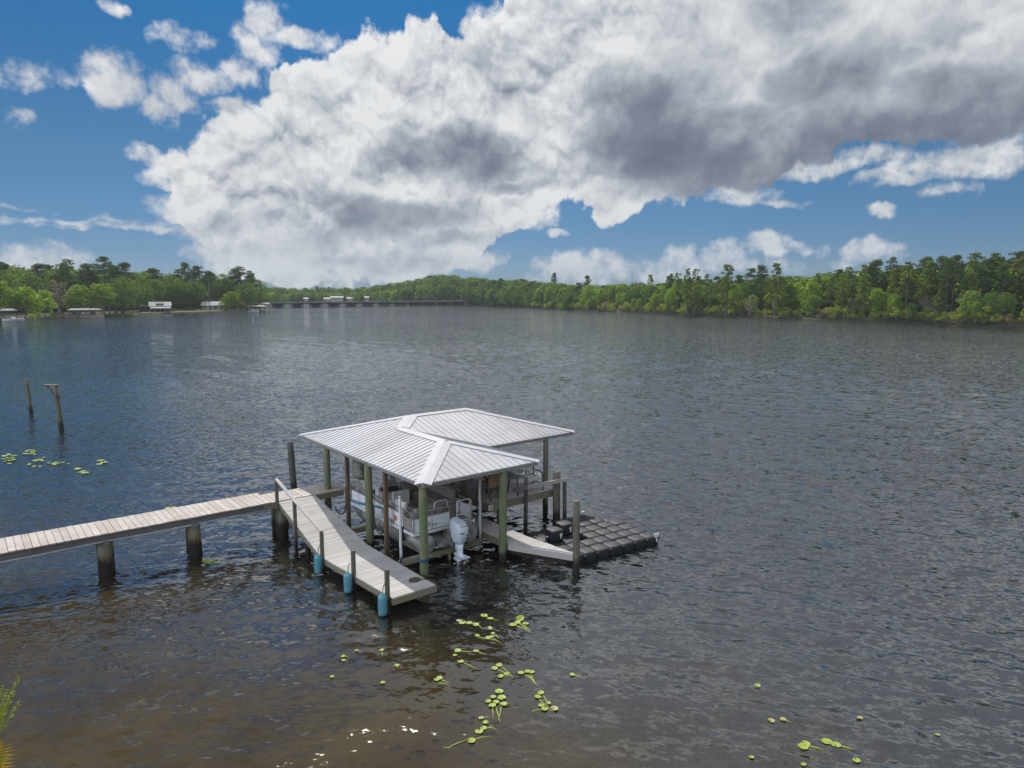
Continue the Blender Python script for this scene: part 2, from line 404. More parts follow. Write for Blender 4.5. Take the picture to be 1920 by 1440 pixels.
def structure(name, m, vs, fs, smooth=False):
    b = MB(); b.v, b.f = vs, fs
    return tag(b.build(name, m, None, smooth), kind='structure')

# ------------------------------------------------------------------ water
rw = np.random.default_rng(11)
NW = 64
_wl = np.exp(rw.uniform(math.log(.22), math.log(2.3), NW))
_side = np.where(np.arange(NW) % 2 == 0, 1.0, -1.0)
_th = R(-90) + _side * R(19) + rw.normal(0, R(16), NW)         # travel direction: towards the viewer, fanned out
_ph = rw.uniform(0, 2 * math.pi, NW)
_am = .0050 * _wl ** .85 * rw.uniform(.6, 1.3, NW)
_k = 2 * math.pi / _wl
def wave_z(x, y, spacing=None, loss=False):
    x = np.asarray(x, float); y = np.asarray(y, float)
    lean = 1 / (1 + np.exp(-(x + 2.5) / (4 + .25 * np.abs(y))))  # one set of crests dominates either side
    # gusts: calmer and rougher patches
    gust = .82 + .25 * np.sin(x * .11 + 1.3 + .8 * np.sin(y * .07)) * np.sin(y * .06 + .4 + .7 * np.sin(x * .05))
    sh = np.clip((y + x * 1.5 - 11) / 14, 0, 1); gust = gust * (.5 + .5 * sh * sh * (3 - 2 * sh))   # sheltered shelf by the bank
    gust = gust * (1 - .6 * np.exp(-(((x - .3) / 4.2) ** 2 + ((y - 12.6) / 3.4) ** 2)))   # the lilies still the water
    z = np.zeros_like(x); ls = np.zeros_like(x)
    for i in range(NW):
        w = (lean if _side[i] < 0 else 1 - lean) * 1.35
        keep = 1.0
        if spacing is not None: keep = np.clip((_wl[i] / spacing - 3.0) / 3.0, 0, 1)
        a = _am[i] * w * gust
        ph = _k[i] * (x * math.cos(_th[i]) + y * math.sin(_th[i])) + _ph[i] + .9 * np.sin(x * .23 + i) + .9 * np.sin(y * .19 + 2.1 * i)
        sn = np.sin(ph)
        z = z + keep * a * (sn + .35 * (sn * sn - .5))           # peaked crests
        if loss: ls = ls + (1 - keep ** 2) * (.5 * (a * _k[i]) ** 2)
    return (z, np.sqrt(ls)) if loss else z
def water_mat():
    m, t, bs = new_mat('river_water')
    g = pos_nodes(t); P = g.outputs['Position']
    at = t.nodes.new('ShaderNodeAttribute'); at.attribute_name = 'ripple'; rip = S(t, at.outputs['Fac'])
    sp = t.nodes.new('ShaderNodeSeparateXYZ'); t.links.new(P, sp.inputs[0]); x, y = S(t, sp.outputs[0]), S(t, sp.outputs[1])
    patch = noise(t, vmad(t, P, (.05, .022, 0), (0, 0, 0)), 1.0, 4, .55)
    def slopes(v, sc, off):
        c = noise(t, vmad(t, v, (sc * .42, sc, 0), off), 1.0, 2, .6, out='Color')
        n = t.nodes.new('ShaderNodeVectorMath'); n.operation = 'MULTIPLY_ADD'; t.links.new(c, n.inputs[0])
        n.inputs[1].default_value = (2, 3.2, 0); n.inputs[2].default_value = (-1, -1.6, 0); return n.outputs[0]
    def scaled(v, f):
        n = t.nodes.new('ShaderNodeVectorMath'); n.operation = 'SCALE'; t.links.new(v, n.inputs[0])
        if isinstance(f, S): t.links.new(f.k, n.inputs['Scale'])
        else: n.inputs['Scale'].default_value = f
        return n.outputs[0]
    def vadd(a, b):
        n = t.nodes.new('ShaderNodeVectorMath'); n.operation = 'ADD'; t.links.new(a, n.inputs[0]); t.links.new(b, n.inputs[1]); return n.outputs[0]
    # the crests run up to the right on the left-hand side and down to the right on the other
    lean = ((x + 2.5) / (y * .25 + 4.0)).ss(-1.6, 1.6)
    def turned(a):
        mp = t.nodes.new('ShaderNodeMapping'); t.links.new(P, mp.inputs['Vector']); mp.inputs['Rotation'].default_value = (0, 0, a); return mp.outputs[0]
    PL, PR = turned(R(-19)), turned(R(19))
    gustf = patch.ss(.32, .68) * .8 + .55
    calm = (y + x * 1.5).ss(11.0, 25.0) * .48 + .52
    n = vadd(scaled(slopes(P, 3.2, (0, 0, 0)), rip * gustf * calm * 1.9), scaled(slopes(PL, 7.0, (4, 9, 0)), (1.0 - lean) * gustf * calm * .60))
    n = vadd(n, scaled(slopes(PR, 7.0, (7, 2, 0)), lean * gustf * calm * .60))
    n = vadd(n, scaled(slopes(P, 12, (1, 3, 0)), calm * .12))
    n = vadd(n, g.outputs['Normal'])
    nn = t.nodes.new('ShaderNodeVectorMath'); nn.operation = 'NORMALIZE'; t.links.new(n, nn.inputs[0])
    t.links.new(nn.outputs[0], bs.inputs['Normal'])
    # tea-coloured shallows over the bank shelf, dark further out
    bl = noise(t, vmad(t, P, (.16, .22, 0), (2, 5, 0)), 1.0, 5, .6)
    shelf = 1.0 - (y + x * .55 + (bl - .5) * 14.0).ss(6.0, 20.0)
    cloudy = noise(t, vmad(t, P, (.5, .5, 0), (8, 1, 0)), 1.0, 5, .6)
    tea = mixc(t, cloudy.ss(.3, .7), (.054, .038, .011), (.034, .022, .007))
    c = mixc(t, shelf, (.010, .011, .010), tea)
    setc(t, bs, 'Base Color', c); setc(t, bs, 'Roughness', .045); setc(t, bs, 'IOR', 2.9 - shelf * 1.45)
    return m
M['water'] = water_mat()
def build_water():
    rr = [2.0]
    while rr[-1] < 160: rr.append(rr[-1] * 1.0038 + .003)
    while rr[-1] < 9000: rr.append(rr[-1] * 1.03)
    rr = np.array(rr); NA = 1500
    # fine sector ahead, coarse all the way round behind
    aa = np.concatenate([np.linspace(R(-62), R(62), NA), np.linspace(R(62), R(298), 60)[1:-1]])
    rg, ag = np.meshgrid(rr, aa, indexing='ij')
    x = rg * np.sin(ag); y = rg * np.cos(ag)
    dr = np.gradient(rr)[:, None] * np.ones_like(ag)
    behind = (np.cos(ag) < math.cos(R(62.01)))
    sp = np.where(behind, 10, np.maximum(dr, rg * R(124) / NA))
    z, ls = wave_z(x, y, sp, True)
    z = np.where(rg > 1500, 0, z)
    n, a = x.shape
    me = bpy.data.meshes.new('water')
    co = np.stack([x, y, z], -1).reshape(-1, 3).astype(np.float32)
    i, j = np.meshgrid(np.arange(n - 1), np.arange(a), indexing='ij')
    j2 = (j + 1) % a
    q = np.stack([i * a + j, (i + 1) * a + j, (i + 1) * a + j2, i * a + j2], -1).reshape(-1, 4)[:, ::-1]
    cen = len(co); co = np.vstack([co, [[0, 0, 0]]])
    tri = np.stack([np.full(a, cen), (np.arange(a) + 1) % a, np.arange(a)], -1)
    me.vertices.add(len(co)); me.vertices.foreach_set('co', co.ravel())
    loops = np.concatenate([q.ravel(), tri.ravel()])
    me.loops.add(len(loops)); me.loops.foreach_set('vertex_index', loops.astype(np.int32))
    st = np.concatenate([np.arange(len(q)) * 4, len(q) * 4 + np.arange(a) * 3])
    me.polygons.add(len(st)); me.polygons.foreach_set('loop_start', st.astype(np.int32))
    me.update(calc_edges=True); me.validate()
    me.polygons.foreach_set('use_smooth', np.ones(len(me.polygons), bool))
    at = me.attributes.new('ripple', 'FLOAT', 'POINT')
    at.data.foreach_set('value', np.append(ls.ravel(), 0).astype(np.float32))
    me.materials.append(M['water'])
    o = bpy.data.objects.new('water', me); col.objects.link(o); o['kind'] = 'structure'
build_water()

# ------------------------------------------------------------------ boathouse
EZ, SL = 2.89, .269
def decking(mb, x0, x1, y0, y1, z, along='x', w=.14, gap=.007, th=.035, seed=0, zf=None):
    """boards lying along one axis, laid side by side"""
    r = random.Random(seed); a, b = (y0, y1) if along == 'x' else (x0, x1); p = a
    while p < b - .02:
        q = min(p + w, b); dz = r.uniform(-.003, .003)
        if along == 'x':
            e0, e1 = x0 + r.uniform(-.006, .006), x1 + r.uniform(-.006, .006)
            za, zb = (zf(p), zf(q - gap)) if zf else (z, z)
            mb.hexa([(e0, p, za - th), (e1, p, za - th), (e1, q - gap, zb - th), (e0, q - gap, zb - th)], [(e0, p, za + dz), (e1, p, za + dz), (e1, q - gap, zb + dz), (e0, q - gap, zb + dz)])
        else:
            e0, e1 = y0 + r.uniform(-.012, .012), y1 + r.uniform(-.012, .012)
            mb.box(p, q - gap, e0, e1, z - th, z + dz)
        p = q
def post_mb(x, y, z0, z1, r, lean=(0, 0), seed=0, n=14):
    rr = random.Random(seed); k = 9; pts = []; rs = []
    for i in range(k):
        f = i / (k - 1); pts.append((x + lean[0] * f + rr.uniform(-.006, .006), y + lean[1] * f + rr.uniform(-.006, .006), z0 + (z1 - z0) * f))
        rs.append(r * (1.04 - .10 * f) * rr.uniform(.985, 1.015))
    b = MB(); b.tube(pts, rs, n); return b
def build_boathouse():
    bh = thing('boathouse', 'open boathouse with a ribbed pale metal hip roof on round green posts', 'boathouse', (2.1, 4.2, 0))
    faces = {
        'west': ([(0, 0), (2.09, 2.09), (2.09, 4.72), (2.92, 5.55), (0, 8.47)], lambda x, y: EZ + SL * x, (1, 0)),
        'front': ([(0, 0), (4.18, 0), (2.09, 2.09)], lambda x, y: EZ + SL * y, (0, 1)),
        'inner': ([(4.18, 0), (4.18, 2.63), (2.09, 4.72), (2.09, 2.09)], lambda x, y: EZ + SL * (4.18 - x), (-1, 0)),
        'main': ([(4.18, 2.63), (8.21, 2.63), (5.29, 5.55), (2.92, 5.55), (2.09, 4.72)], lambda x, y: EZ + SL * (y - 2.63), (0, 1)),
        'east': ([(8.21, 2.63), (8.21, 8.47), (5.29, 5.55)], lambda x, y: EZ + SL * (8.21 - x), (-1, 0)),
        'back': ([(8.21, 8.47), (0, 8.47), (2.92, 5.55), (5.29, 5.55)], lambda x, y: EZ + SL * (8.47 - y), (0, -1)),
    }
    roof = None
    for key, (poly, zf, up) in faces.items():
        # orient counter-clockwise
        ar = sum(poly[i][0] * poly[(i + 1) % len(poly)][1] - poly[(i + 1) % len(poly)][0] * poly[i][1] for i in range(len(poly)))
        if ar < 0: poly = poly[::-1]
        mb = MB()
        # sheets: one per rib bay so that each carries its own slight tone, with a rib at its edge
        ax = 1 if up[0] else 0                       # axis across the ribs
        lo = min(p[ax] for p in poly); hi = max(p[ax] for p in poly); pitch = .229
        def clip(pl, c, keep_gt):
            out = []
            for i in range(len(pl)):
                a, b = pl[i], pl[(i + 1) % len(pl)]
                ia, ib = ((a[ax] >= c) == keep_gt) or a[ax] == c, ((b[ax] >= c) == keep_gt) or b[ax] == c
                if ia: out.append(a)
                if ia != ib:
                    t = (c - a[ax]) / (b[ax] - a[ax]); out.append((a[0] + (b[0] - a[0]) * t, a[1] + (b[1] - a[1]) * t))
            return out
        n = int(math.ceil((hi - lo) / (pitch * 4)))
        for i in range(n):
            pl = clip(clip(poly, lo + i * pitch * 4, True), lo + (i + 1) * pitch * 4, False)
            if len(pl) >= 3: mb.prism(pl, lambda x, y: zf(x, y) - .012, zf)
        k = 1
        while lo + k * pitch < hi - .03:
            c = lo + k * pitch; xs = []
            for i in range(len(poly)):
                a, b = poly[i], poly[(i + 1) % len(poly)]
                if (a[ax] - c) * (b[ax] - c) < 0:
                    t = (c - a[ax]) / (b[ax] - a[ax]); xs.append((a[0] + (b[0] - a[0]) * t, a[1] + (b[1] - a[1]) * t))
            if len(xs) == 2:
                p, q = xs; p3 = Vector((*p, zf(*p))); q3 = Vector((*q, zf(*q)))
                if (q3 - p3).length > .1:
                    s = Vector((0, 1, 0)) if ax else Vector((1, 0, 0)); u = Vector((0, 0, 1))
                    b0, b1, h = s * .013, s * .006, u * .017
                    e = u * -.003
                    mb.add([p3 - b0 + e, p3 + b0 + e, p3 + b1 + h, p3 - b1 + h, q3 - b0 + e, q3 + b0 + e, q3 + b1 + h, q3 - b1 + h],
                           [(0, 1, 2, 3), (7, 6, 5, 4), (0, 4, 5, 1), (1, 5, 6, 2), (2, 6, 7, 3), (3, 7, 4, 0)])
            k += 1
        roof = mb.build('roof_panel', M['roof'], bh)
    # caps over hips and ridges: two flat flanges folded over the line
    def cap(p, q, w, na, nb, name='ridge_cap'):
        """p, q ends (x, y, z); na, nb horizontal directions down either slope"""
        p, q = Vector(p), Vector(q); mb = MB(); up = Vector((0, 0, .034)); lift = Vector((0, 0, .026))
        for nn, in ((na,), (nb,)):
            d = Vector(nn) * w
            a, b = p + up, q + up; c, e = q + d + lift, p + d + lift
            th = Vector((0, 0, -.014))
            mb.add([a, b, c, e, a + th, b + th, c + th, e + th], [(0, 1, 2, 3), (7, 6, 5, 4), (2, 6, 7, 3), (0, 4, 5, 1), (1, 5, 6, 2), (3, 7, 4, 0)])
        return mb.build(name, M['cap'], bh)
    def hip(c, k, w):                       # from an eave corner up to a peak at 45 degrees in plan
        c3, k3 = (c[0], c[1], EZ), (k[0], k[1], EZ + SL * abs(k[0] - c[0]))
        d = Vector((k[0] - c[0], k[1] - c[1], 0)).normalized(); s = Vector((-d.y, d.x, 0))
        # going sideways off a hip the roof falls by SL per metre along one of the two axes
        drop = SL * .7071
        cap(c3, k3, w, tuple(s + Vector((0, 0, -drop))), tuple(-s + Vector((0, 0, -drop))))
    def ridge(p, q, w, z):
        d = Vector((q[0] - p[0], q[1] - p[1], 0)).normalized(); s = Vector((-d.y, d.x, 0))
        cap((*p, z), (*q, z), w, tuple(s + Vector((0, 0, -SL))), tuple(-s + Vector((0, 0, -SL))))
    zw, zm = EZ + SL * 2.09, EZ + SL * 2.92
    hip((0, 0), (2.09, 2.09), .24); hip((4.18, 0), (2.09, 2.09), .17); ridge((2.09, 2.0), (2.09, 4.85), .20, zw)
    d = Vector((1, 1, 0)).normalized(); s = Vector((-d.y, d.x, 0)); dr = SL * .7071
    cap((2.12, 4.75, zw + .012), (2.92, 5.55, zm), .24, tuple(s + Vector((0, 0, -dr))), tuple(-s + Vector((0, 0, -dr))))
    hip((0, 8.47), (2.92, 5.55), .16); hip((8.21, 2.63), (5.29, 5.55), .16); hip((8.21, 8.47), (5.29, 5.55), .16)
    ridge((2.85, 5.55), (5.36, 5.55), .16, zm)
    # fascia boards just inside the drip edge
    per = [(0, 0), (4.18, 0), (4.18, 2.63), (8.21, 2.63), (8.21, 8.47), (0, 8.47)]
    ins = [(.05, .05), (4.13, .05), (4.13, 2.68), (8.16, 2.68), (8.16, 8.42), (.05, 8.42)]
    for i in range(6):
        a, b = Vector((*ins[i], EZ - .075)), Vector((*ins[(i + 1) % 6], EZ - .075)); d = (b - a).normalized()
        sh = .012 if i % 2 else -.012
        MB().beam(a + d * sh, b - d * sh, .024, .12).build('fascia', M['fascia'], bh)
    for i in range(6):                      # drip flashing
        a, b = Vector((*per[i], EZ - .022)), Vector((*per[(i + 1) % 6], EZ - .022)); d = (b - a).normalized()
        MB().beam(a + d * .004, b - d * .004, .012, .036).build('drip_edge', M['cap'], bh)
    # beams and rafters under the sheets
    for a, b in (((.13, .1), (.13, 8.35)), ((2.85, .1), (2.85, 8.35)), ((4.3, 2.75), (4.3, 8.35)), ((6.85, 2.72), (6.85, 8.3))):
        MB().beam((*a, EZ - .105), (*b, EZ - .105), .09, .13).build('beam', M['beam'], bh)
    for y in (.16, 2.75, 5.4, 8.2):
        x1 = 4.08 if y < 2 else 8.1
        MB().beam((.2, y, EZ - .02), (x1, y, EZ - .02), .045, .10).build('crossbeam', M['beam'], bh)
    rf = MB(); y = .7
    while y < 8.2:
        e = min(2.05, y, 8.4 - y if y > 5.6 else 9)
        rf.beam((.1, y, EZ - .06), (.1 + e, y, EZ - .06 + SL * e), .04, .09); y += .61
    rf.build('rafter', M['beam'], bh)
    rf = MB(); x = 4.7
    while x < 8.0:
        e = min(2.8, 8.1 - x); rf.beam((x, 2.72, EZ - .06), (x, 2.72 + e, EZ - .06 + SL * e), .04, .09); x += .61
    rf.build('rafter', M['beam'], bh)
    # round posts
    for i, (x, y, r, mt) in enumerate(((.12, .2, .122, 'post_green'), (.12, 3.42, .128, 'post_green'), (.12, 6.5, .118, 'post_green'), (2.86, .15, .122, 'post_green'),
                                       (3.66, 3.35, .115, 'post_green'), (6.85, 2.72, .10, 'post_grey'), (6.85, 8.1, .10, 'post_grey'), (2.86, 6.9, .11, 'post_green'))):
        post_mb(x, y, -2.2, EZ - .05, r, (0, 0), 30 + i).build('post', M[mt], bh, True)
    MB().box(2.40, 2.72, .20, .26, 2.30, EZ - .1).build('bracket_board', M['brown'], bh)
    for i, z in enumerate((.62, .66, .70)):
        MB().tube([(.12 + .127 * math.cos(a), .2 + .127 * math.sin(a), z) for a in np.linspace(0, 2 * math.pi, 17)], .016, 6, False).build('strap', M['blue'], bh, True)
    return bh
build_boathouse()

# ------------------------------------------------------------------ raised deck on the right, under the main roof
def build_deck():
    d = thing('raised_deck', 'raised grey plank deck at the back right of the boathouse with a single front rail', 'deck', (5.2, 5.0, 0))
    Z = 1.15
    b = MB(); decking(b, 3.70, 6.72, 1.92, 8.5, Z, 'x', .14, .007, .035, 5); b.build('planking', M['board_grey'], d)
    for a, q in (((3.70, 1.90), (6.72, 1.90)), ((3.66, 1.88), (3.66, 8.5)), ((6.76, 1.88), (6.76, 8.5))):
        MB().beam((*a, Z - .125), (*q, Z - .125), .045, .25).build('rim_joist', M['skirt'], d)
    for x in (4.4, 5.15, 5.9): MB().beam((x, 1.95, Z - .13), (x, 8.4, Z - .13), .045, .2).build('joist', M['beam'], d)
    MB().box(3.60, 3.78, 1.84, 1.862, Z - .20, Z - .03).build('end_plate', M['pvc'], d)
    MB().tube([(3.69, 1.84, Z - .115), (3.69, 1.825, Z - .115)], .045, 12).build('washer', M['alu'], d)
    post_mb(4.45, 2.30, -2, 1.58, .135, (0, 0), 51).build('pile', M['post_green'], d, True)
    post_mb(6.50, 1.72, -2, 1.82, .135, (-.02, 0), 52).build('pile', M['post_grey'], d, True)
    post_mb(6.6, 8.2, -2, 1.1, .12, (0, 0), 53).build('pile', M['post_grey'], d, True)
    post_mb(3.9, 8.2, -2, 1.1, .12, (0, 0), 54).build('pile', M['post_green'], d, True)
    post_mb(5.12, 1.80, -2, 1.83, .07, (.03, 0), 55).build('rail_post', M['post_dark'], d, True)
    post_mb(6.74, 1.56, -2, 1.62, .07, (-.02, 0), 56).build('rail_post', M['post_dark'], d, True)
    MB().beam((4.55, 1.74, 1.50), (5.12, 1.71, 1.50), .04, .15).build('rail', M['stringer'], d)
    MB().beam((5.13, 1.70, 1.50), (6.76, 1.47, 1.55), .04, .13).build('rail', M['board_grey'], d)
build_deck()

# ------------------------------------------------------------------ pier, ramped dock and side dock
def build_pier():
    p = thing('pier', 'long pale plank pier on paired stubby piles running in from the left edge', 'pier', (-6, 6.8, 0))
    Z = 1.27; b = MB(); r = random.Random(3); x = -21.0; w = .178
    while x < .62:
        y0, y1 = 6.18 - .02 * max(0, x + 2) + .0, (7.55 if x < -2 else 7.25)
        b.box(x, x + w - .012, y0 + r.uniform(-.015, .015), y1 + r.uniform(-.02, .02), Z - .035, Z + r.uniform(-.004, .004)); x += w
    b.build('planking', M['board_pale'], p)
    for y in (6.26, 6.85, 7.15): MB().beam((-21, y, Z - .135), (.55, y, Z - .135), .05, .19).build('stringer', M['stringer'], p)
    b = MB(); pts = [(-21 + i * .9, 6.195 + .012 * math.sin(i * 1.7), Z - .235 - .02 * math.sin(i * .8) ** 2) for i in range(22)]
    b.tube(pts, .028, 8); b.build('conduit', plain('grey_conduit', (.34, .345, .36), .5, 0, .1, 3), p, True)
    MB().beam((-2.2, 6.2, Z - .12), (.55, 6.165, Z - .12), .03, .2).build('edge_board', M['skirt'], p)
    for i, x in enumerate((-19, -16.2, -13.4, -10.6, -6.66, -4.28, -1.55)):
        for j, (y, dx) in enumerate(((6.42, .0), (7.0, .10))):
            post_mb(x + dx, y, -2.2, Z - .2, .20, (random.Random(i * 7 + j).uniform(-.07, .05), .0), 70 + i * 2 + j).build('pile', M['pile_mix'], p, True)
        MB().beam((x - .02, 6.12, Z - .265), (x + .04, 7.4, Z - .265), .16, .10).build('cap_beam', M['stringer'], p)
    MB().beam((-1.36, 7.05, .95), (-1.36, 6.3, .25), .05, .11).build('brace', M['skirt'], p)
build_pier()
def build_ramp_dock():
    d = thing('ramped_dock', 'narrow plank dock sloping from the pier down to low level left of the boat', 'dock', (-1, 2.5, 0))
    Z0, Z1, YK = .45, 1.255, 2.75
    b = MB(); r = random.Random(8); y = -1.0
    def edges(q):
        if q < YK: f = (q + 1) / (YK + 1); return -1.53 - .27 * f, -.27 - .03 * f
        f = (q - YK) / (6.12 - YK); return -1.80 + .05 * f, -.30 - .20 * f
    zf = lambda q: Z0 if q < YK else Z0 + (Z1 - Z0) * (q - YK) / (6.12 - YK)
    while y < 6.1:
        q = min(y + .14, 6.12); g = .007; l0, r0 = edges(y); l1, r1 = edges(q - g); z0, z1 = zf(y), zf(q - g); j, k, dz = r.uniform(-.006, .006), r.uniform(-.006, .006), r.uniform(-.003, .003)
        b.hexa([(l0 + j, y, z0 - .035), (r0 + k, y, z0 - .035), (r1 + k, q - g, z1 - .035), (l1 + j, q - g, z1 - .035)],
               [(l0 + j, y, z0 + dz), (r0 + k, y, z0 + dz), (r1 + k, q - g, z1 + dz), (l1 + j, q - g, z1 + dz)]); y = q
    b.build('planking', M['board_dock'], d)
    for side in (0, 1):
        ptl = [Vector((edges(q)[side] + (.03 if side == 0 else -.03), q, zf(q) - .115)) for q in (-.97, YK, 6.1)]
        for a, c in ((0, 1), (1, 2)): MB().beam(ptl[a], ptl[c], .045, .16).build('side_board', M['skirt'], d)
    MB().beam((-1.55, -1.015, Z0 - .10), (-.25, -1.015, Z0 - .10), .04, .17).build('end_board', M['skirt'], d)
    for q in (.4, 1.8): MB().beam((-1.6, q, Z0 - .12), (-.4, q, Z0 - .12), .05, .14).build('joist', M['beam'], d)
    # handrail along the ramp
    tops = [(-1.80, 6.10, 2.02), (-1.80, 4.60, 1.66), (-1.80, 2.62, 1.22)]
    for i, (x, y, z) in enumerate(tops):
        MB().beam((x, y, (-1.5 if i == 1 else zf(y) - .22)), (x, y, z), .09, .09, (0, 1, 0)).build('rail_post', M['post_grey'], d)
    for a, c in ((0, 1), (1, 2)):
        e0, e1 = Vector(tops[a]) + Vector((0, 0, .022)), Vector(tops[c]) + Vector((0, 0, .022))
        MB().beam(e0, e1, .10, .035).build('handrail', M['board_grey'], d)
    for x, y, z in ((-1.66, .90, 1.16), (-1.60, -.86, 1.17)):
        MB().beam((x, y, -.9), (x, y, z), .095, .095, (0, 1, 0)).build('mooring_post', M['post_grey'], d)
    for x, y in ((-1.55, 4.3), (-.6, 4.9)): post_mb(x, y, -2, .68, .09, (0, 0), 91).build('pile', M['post_dark'], d, True)
    MB().beam((-1.76, 4.5, .12), (-1.1, 3.9, .62), .09, .09).build('brace', M['post_dark'], d)
    for x, y in ((-1.35, .2), (-.5, 1.5)): post_mb(x, y, -2, .38, .08, (0, 0), 92).build('pile', M['post_dark'], d, True)
build_ramp_dock()
def build_side_dock():
    d = thing('side_dock', 'low grey dock with a pointed sunlit corner to the right of the boat', 'dock', (3.3, .6, 0))
    Z = .55; poly = [(2.98, 4.2), (2.98, .02), (3.92, -1.86), (3.76, .30), (3.76, 4.2)]
    b = MB(); r = random.Random(4); y = -1.86
    def span(q):
        if q < .02:
            f = (q + 1.86) / 1.88; l = 3.92 + (2.98 - 3.92) * f
        else: l = 2.98
        if q < .30: rr = 3.93 + (3.76 - 3.93) * (q + 1.86) / 2.16
        else: rr = 3.76
        return l, max(rr, l + .02)
    while y < 4.19:
        q = min(y + .14, 4.2); (l0, r0), (l1, r1) = span(y), span(q - .006); dz = r.uniform(-.003, .003)
        b.hexa([(l0, y, Z - .035), (r0, y, Z - .035), (r1, q - .006, Z - .035), (l1, q - .006, Z - .035)], [(l0, y, Z + dz), (r0, y, Z + dz), (r1, q - .006, Z + dz), (l1, q - .006, Z + dz)]); y = q
    b.build('planking', M['board_dock'], d)
    for a, q in (((2.965, 4.2), (2.965, .0)), ((2.96, -.01), (3.90, -1.89)), ((3.78, .30), (3.78, 4.2)), ((3.95, -1.86), (3.785, .29))):
        MB().beam((*a, Z - .125), (*q, Z - .125), .04, .19).build('side_board', M['board_dock' if a[1] < 0 else 'skirt'], d)
    MB().beam((3.1, .1, Z - .31), (3.88, -1.6, Z - .31), .10, .16).build('under_beam', M['post_dark'], d)
    for x, y in ((3.2, 3.0), (3.6, 1.4)): post_mb(x, y, -2, Z - .05, .09, (0, 0), 97).build('pile', M['post_dark'], d, True)
    post_mb(3.90, -1.98, -2, 2.14, .105, (-.02, .03), 98).build('corner_pile', M['post_grey'], d, True)
build_side_dock()

# ------------------------------------------------------------------ loose piles out in the water
def lone_pile(label, px, top, r, lean, mt, seed, base=None):
    o = thing('mooring_pile', label, 'pile', base, False, 'old piles standing in the water')
    post_mb(base[0], base[1], -2.0, top, r, lean, seed).build('pile_shaft', M[mt], o, True); return o
lone_pile('dark leaning pile standing behind the pier next to the boathouse', 0, 2.0, .135, (-.16, .02), 'post_dark', 201, (-8.90, 27.75, 0))
lone_pile('plain grey pile farthest out in the water, with a bare flat top', 0, 2.32, .125, (-.22, .05), 'post_grey', 202, (-32.55, 46.4, 0))
o = lone_pile('leaning grey pile topped with a bracketed board, out beyond the pier', 0, 2.55, .14, (-.30, .05), 'post_grey', 203, (-26.85, 40.8, 0))
MB().beam((-27.85, 40.9, 2.60), (-26.98, 40.85, 2.58), .26, .05).build('top_board', M['post_grey'], o)
MB().tube([(-27.72, 40.9, 2.56), (-27.45, 40.9, 2.35), (-27.28, 40.9, 1.9)], .045, 6).build('bracket', M['post_dark'], o, True)
for i in range(2): MB().tube([(-27.05 + .15 * math.cos(a), 40.83 + .15 * math.sin(a), 1.86 + .05 * i) for a in np.linspace(0, 6.2832, 15)], .022, 6, False).build('rope_wrap', M['rope'], o, True)

# ------------------------------------------------------------------ fenders on the dock
def fender(label, x, y, z0):
    f = thing('boat_fender', label, 'fender', (x, y, z0), group='teal fenders hung along the low dock')
    b = MB(); b.lathe((x, y, z0), [(.03, 0), (.085, .01), (.112, .05), (.118, .12), (.118, .42), (.110, .49), (.075, .53), (.035, .55), (.03, .58)], 18); b.build('fender_body', M['fender'], f, True)
    MB().tube([(x, y, z0 + .57), (x + .03, y, z0 + .75), (x + .07, y, z0 + .82)], .010, 6).build('rope', M['rope'], f, True)
fender('teal fender hanging below the handrail end, farthest up the low dock', -1.94, 2.60, .03)
fender('teal fender hanging from the middle short post of the low dock', -1.84, .88, .02)
fender('teal fender hanging at the near corner of the low dock', -1.76, -.90, .02)

# ------------------------------------------------------------------ small things on the docks
rc = thing('rope_coil', 'flat brown coil of rope lying on the shaded end of the low dock', 'rope', (-.55, -.42, .45))
b = MB(); pts = []
for i in range(150):
    a = i * .33; q = .02 + .0010 * i; pts.append((-.55 + q * math.cos(a) * 1.0, -.42 + q * .75 * math.sin(a), .462 + .004 * math.sin(i * 2.1) + (.02 if i % 37 < 12 else 0)))
pts += [(-.40, -.48, .462), (-.32, -.55, .462), (-.27, -.63, .462), (-.20, -.66, .462)]
b.tube(pts, .016, 6); b.build('rope_strand', M['rope'], rc, True)
def cube_float(mb, x, y, z, s, h, seed=0, rot=0.0):
    """moulded cube with rounded, dished top and chamfered corners"""
    r = random.Random(seed); n = 8; k = s / 2; c = math.cos(rot); sn = math.sin(rot)
    lv = [(.90, 0), (1, .05), (1, h - .07), (.985, h - .035), (.94, h - .010), (.84, h + .002), (.35, h + .008)]
    rings = []
    for f, zz in lv:
        ring = []; kk = k * f; ch = .22 * kk if zz < h - .03 else .32 * kk
        for px, py in ((-kk + ch, -kk), (kk - ch, -kk), (kk, -kk + ch), (kk, kk - ch), (kk - ch, kk), (-kk + ch, kk), (-kk, kk - ch), (-kk, -kk + ch)):
            ring.append((x + px * c - py * sn, y + px * sn + py * c, z + zz))
        rings.append(ring)
    vs = [p for rg in rings for p in rg]; fs = [tuple(reversed(range(n)))]
    for i in range(len(rings) - 1):
        for q in range(n): fs.append((i * n + q, i * n + (q + 1) % n, (i + 1) * n + (q + 1) % n, (i + 1) * n + q))
    fs.append(tuple((len(rings) - 1) * n + q for q in range(n)))
    mb.add(vs, fs)
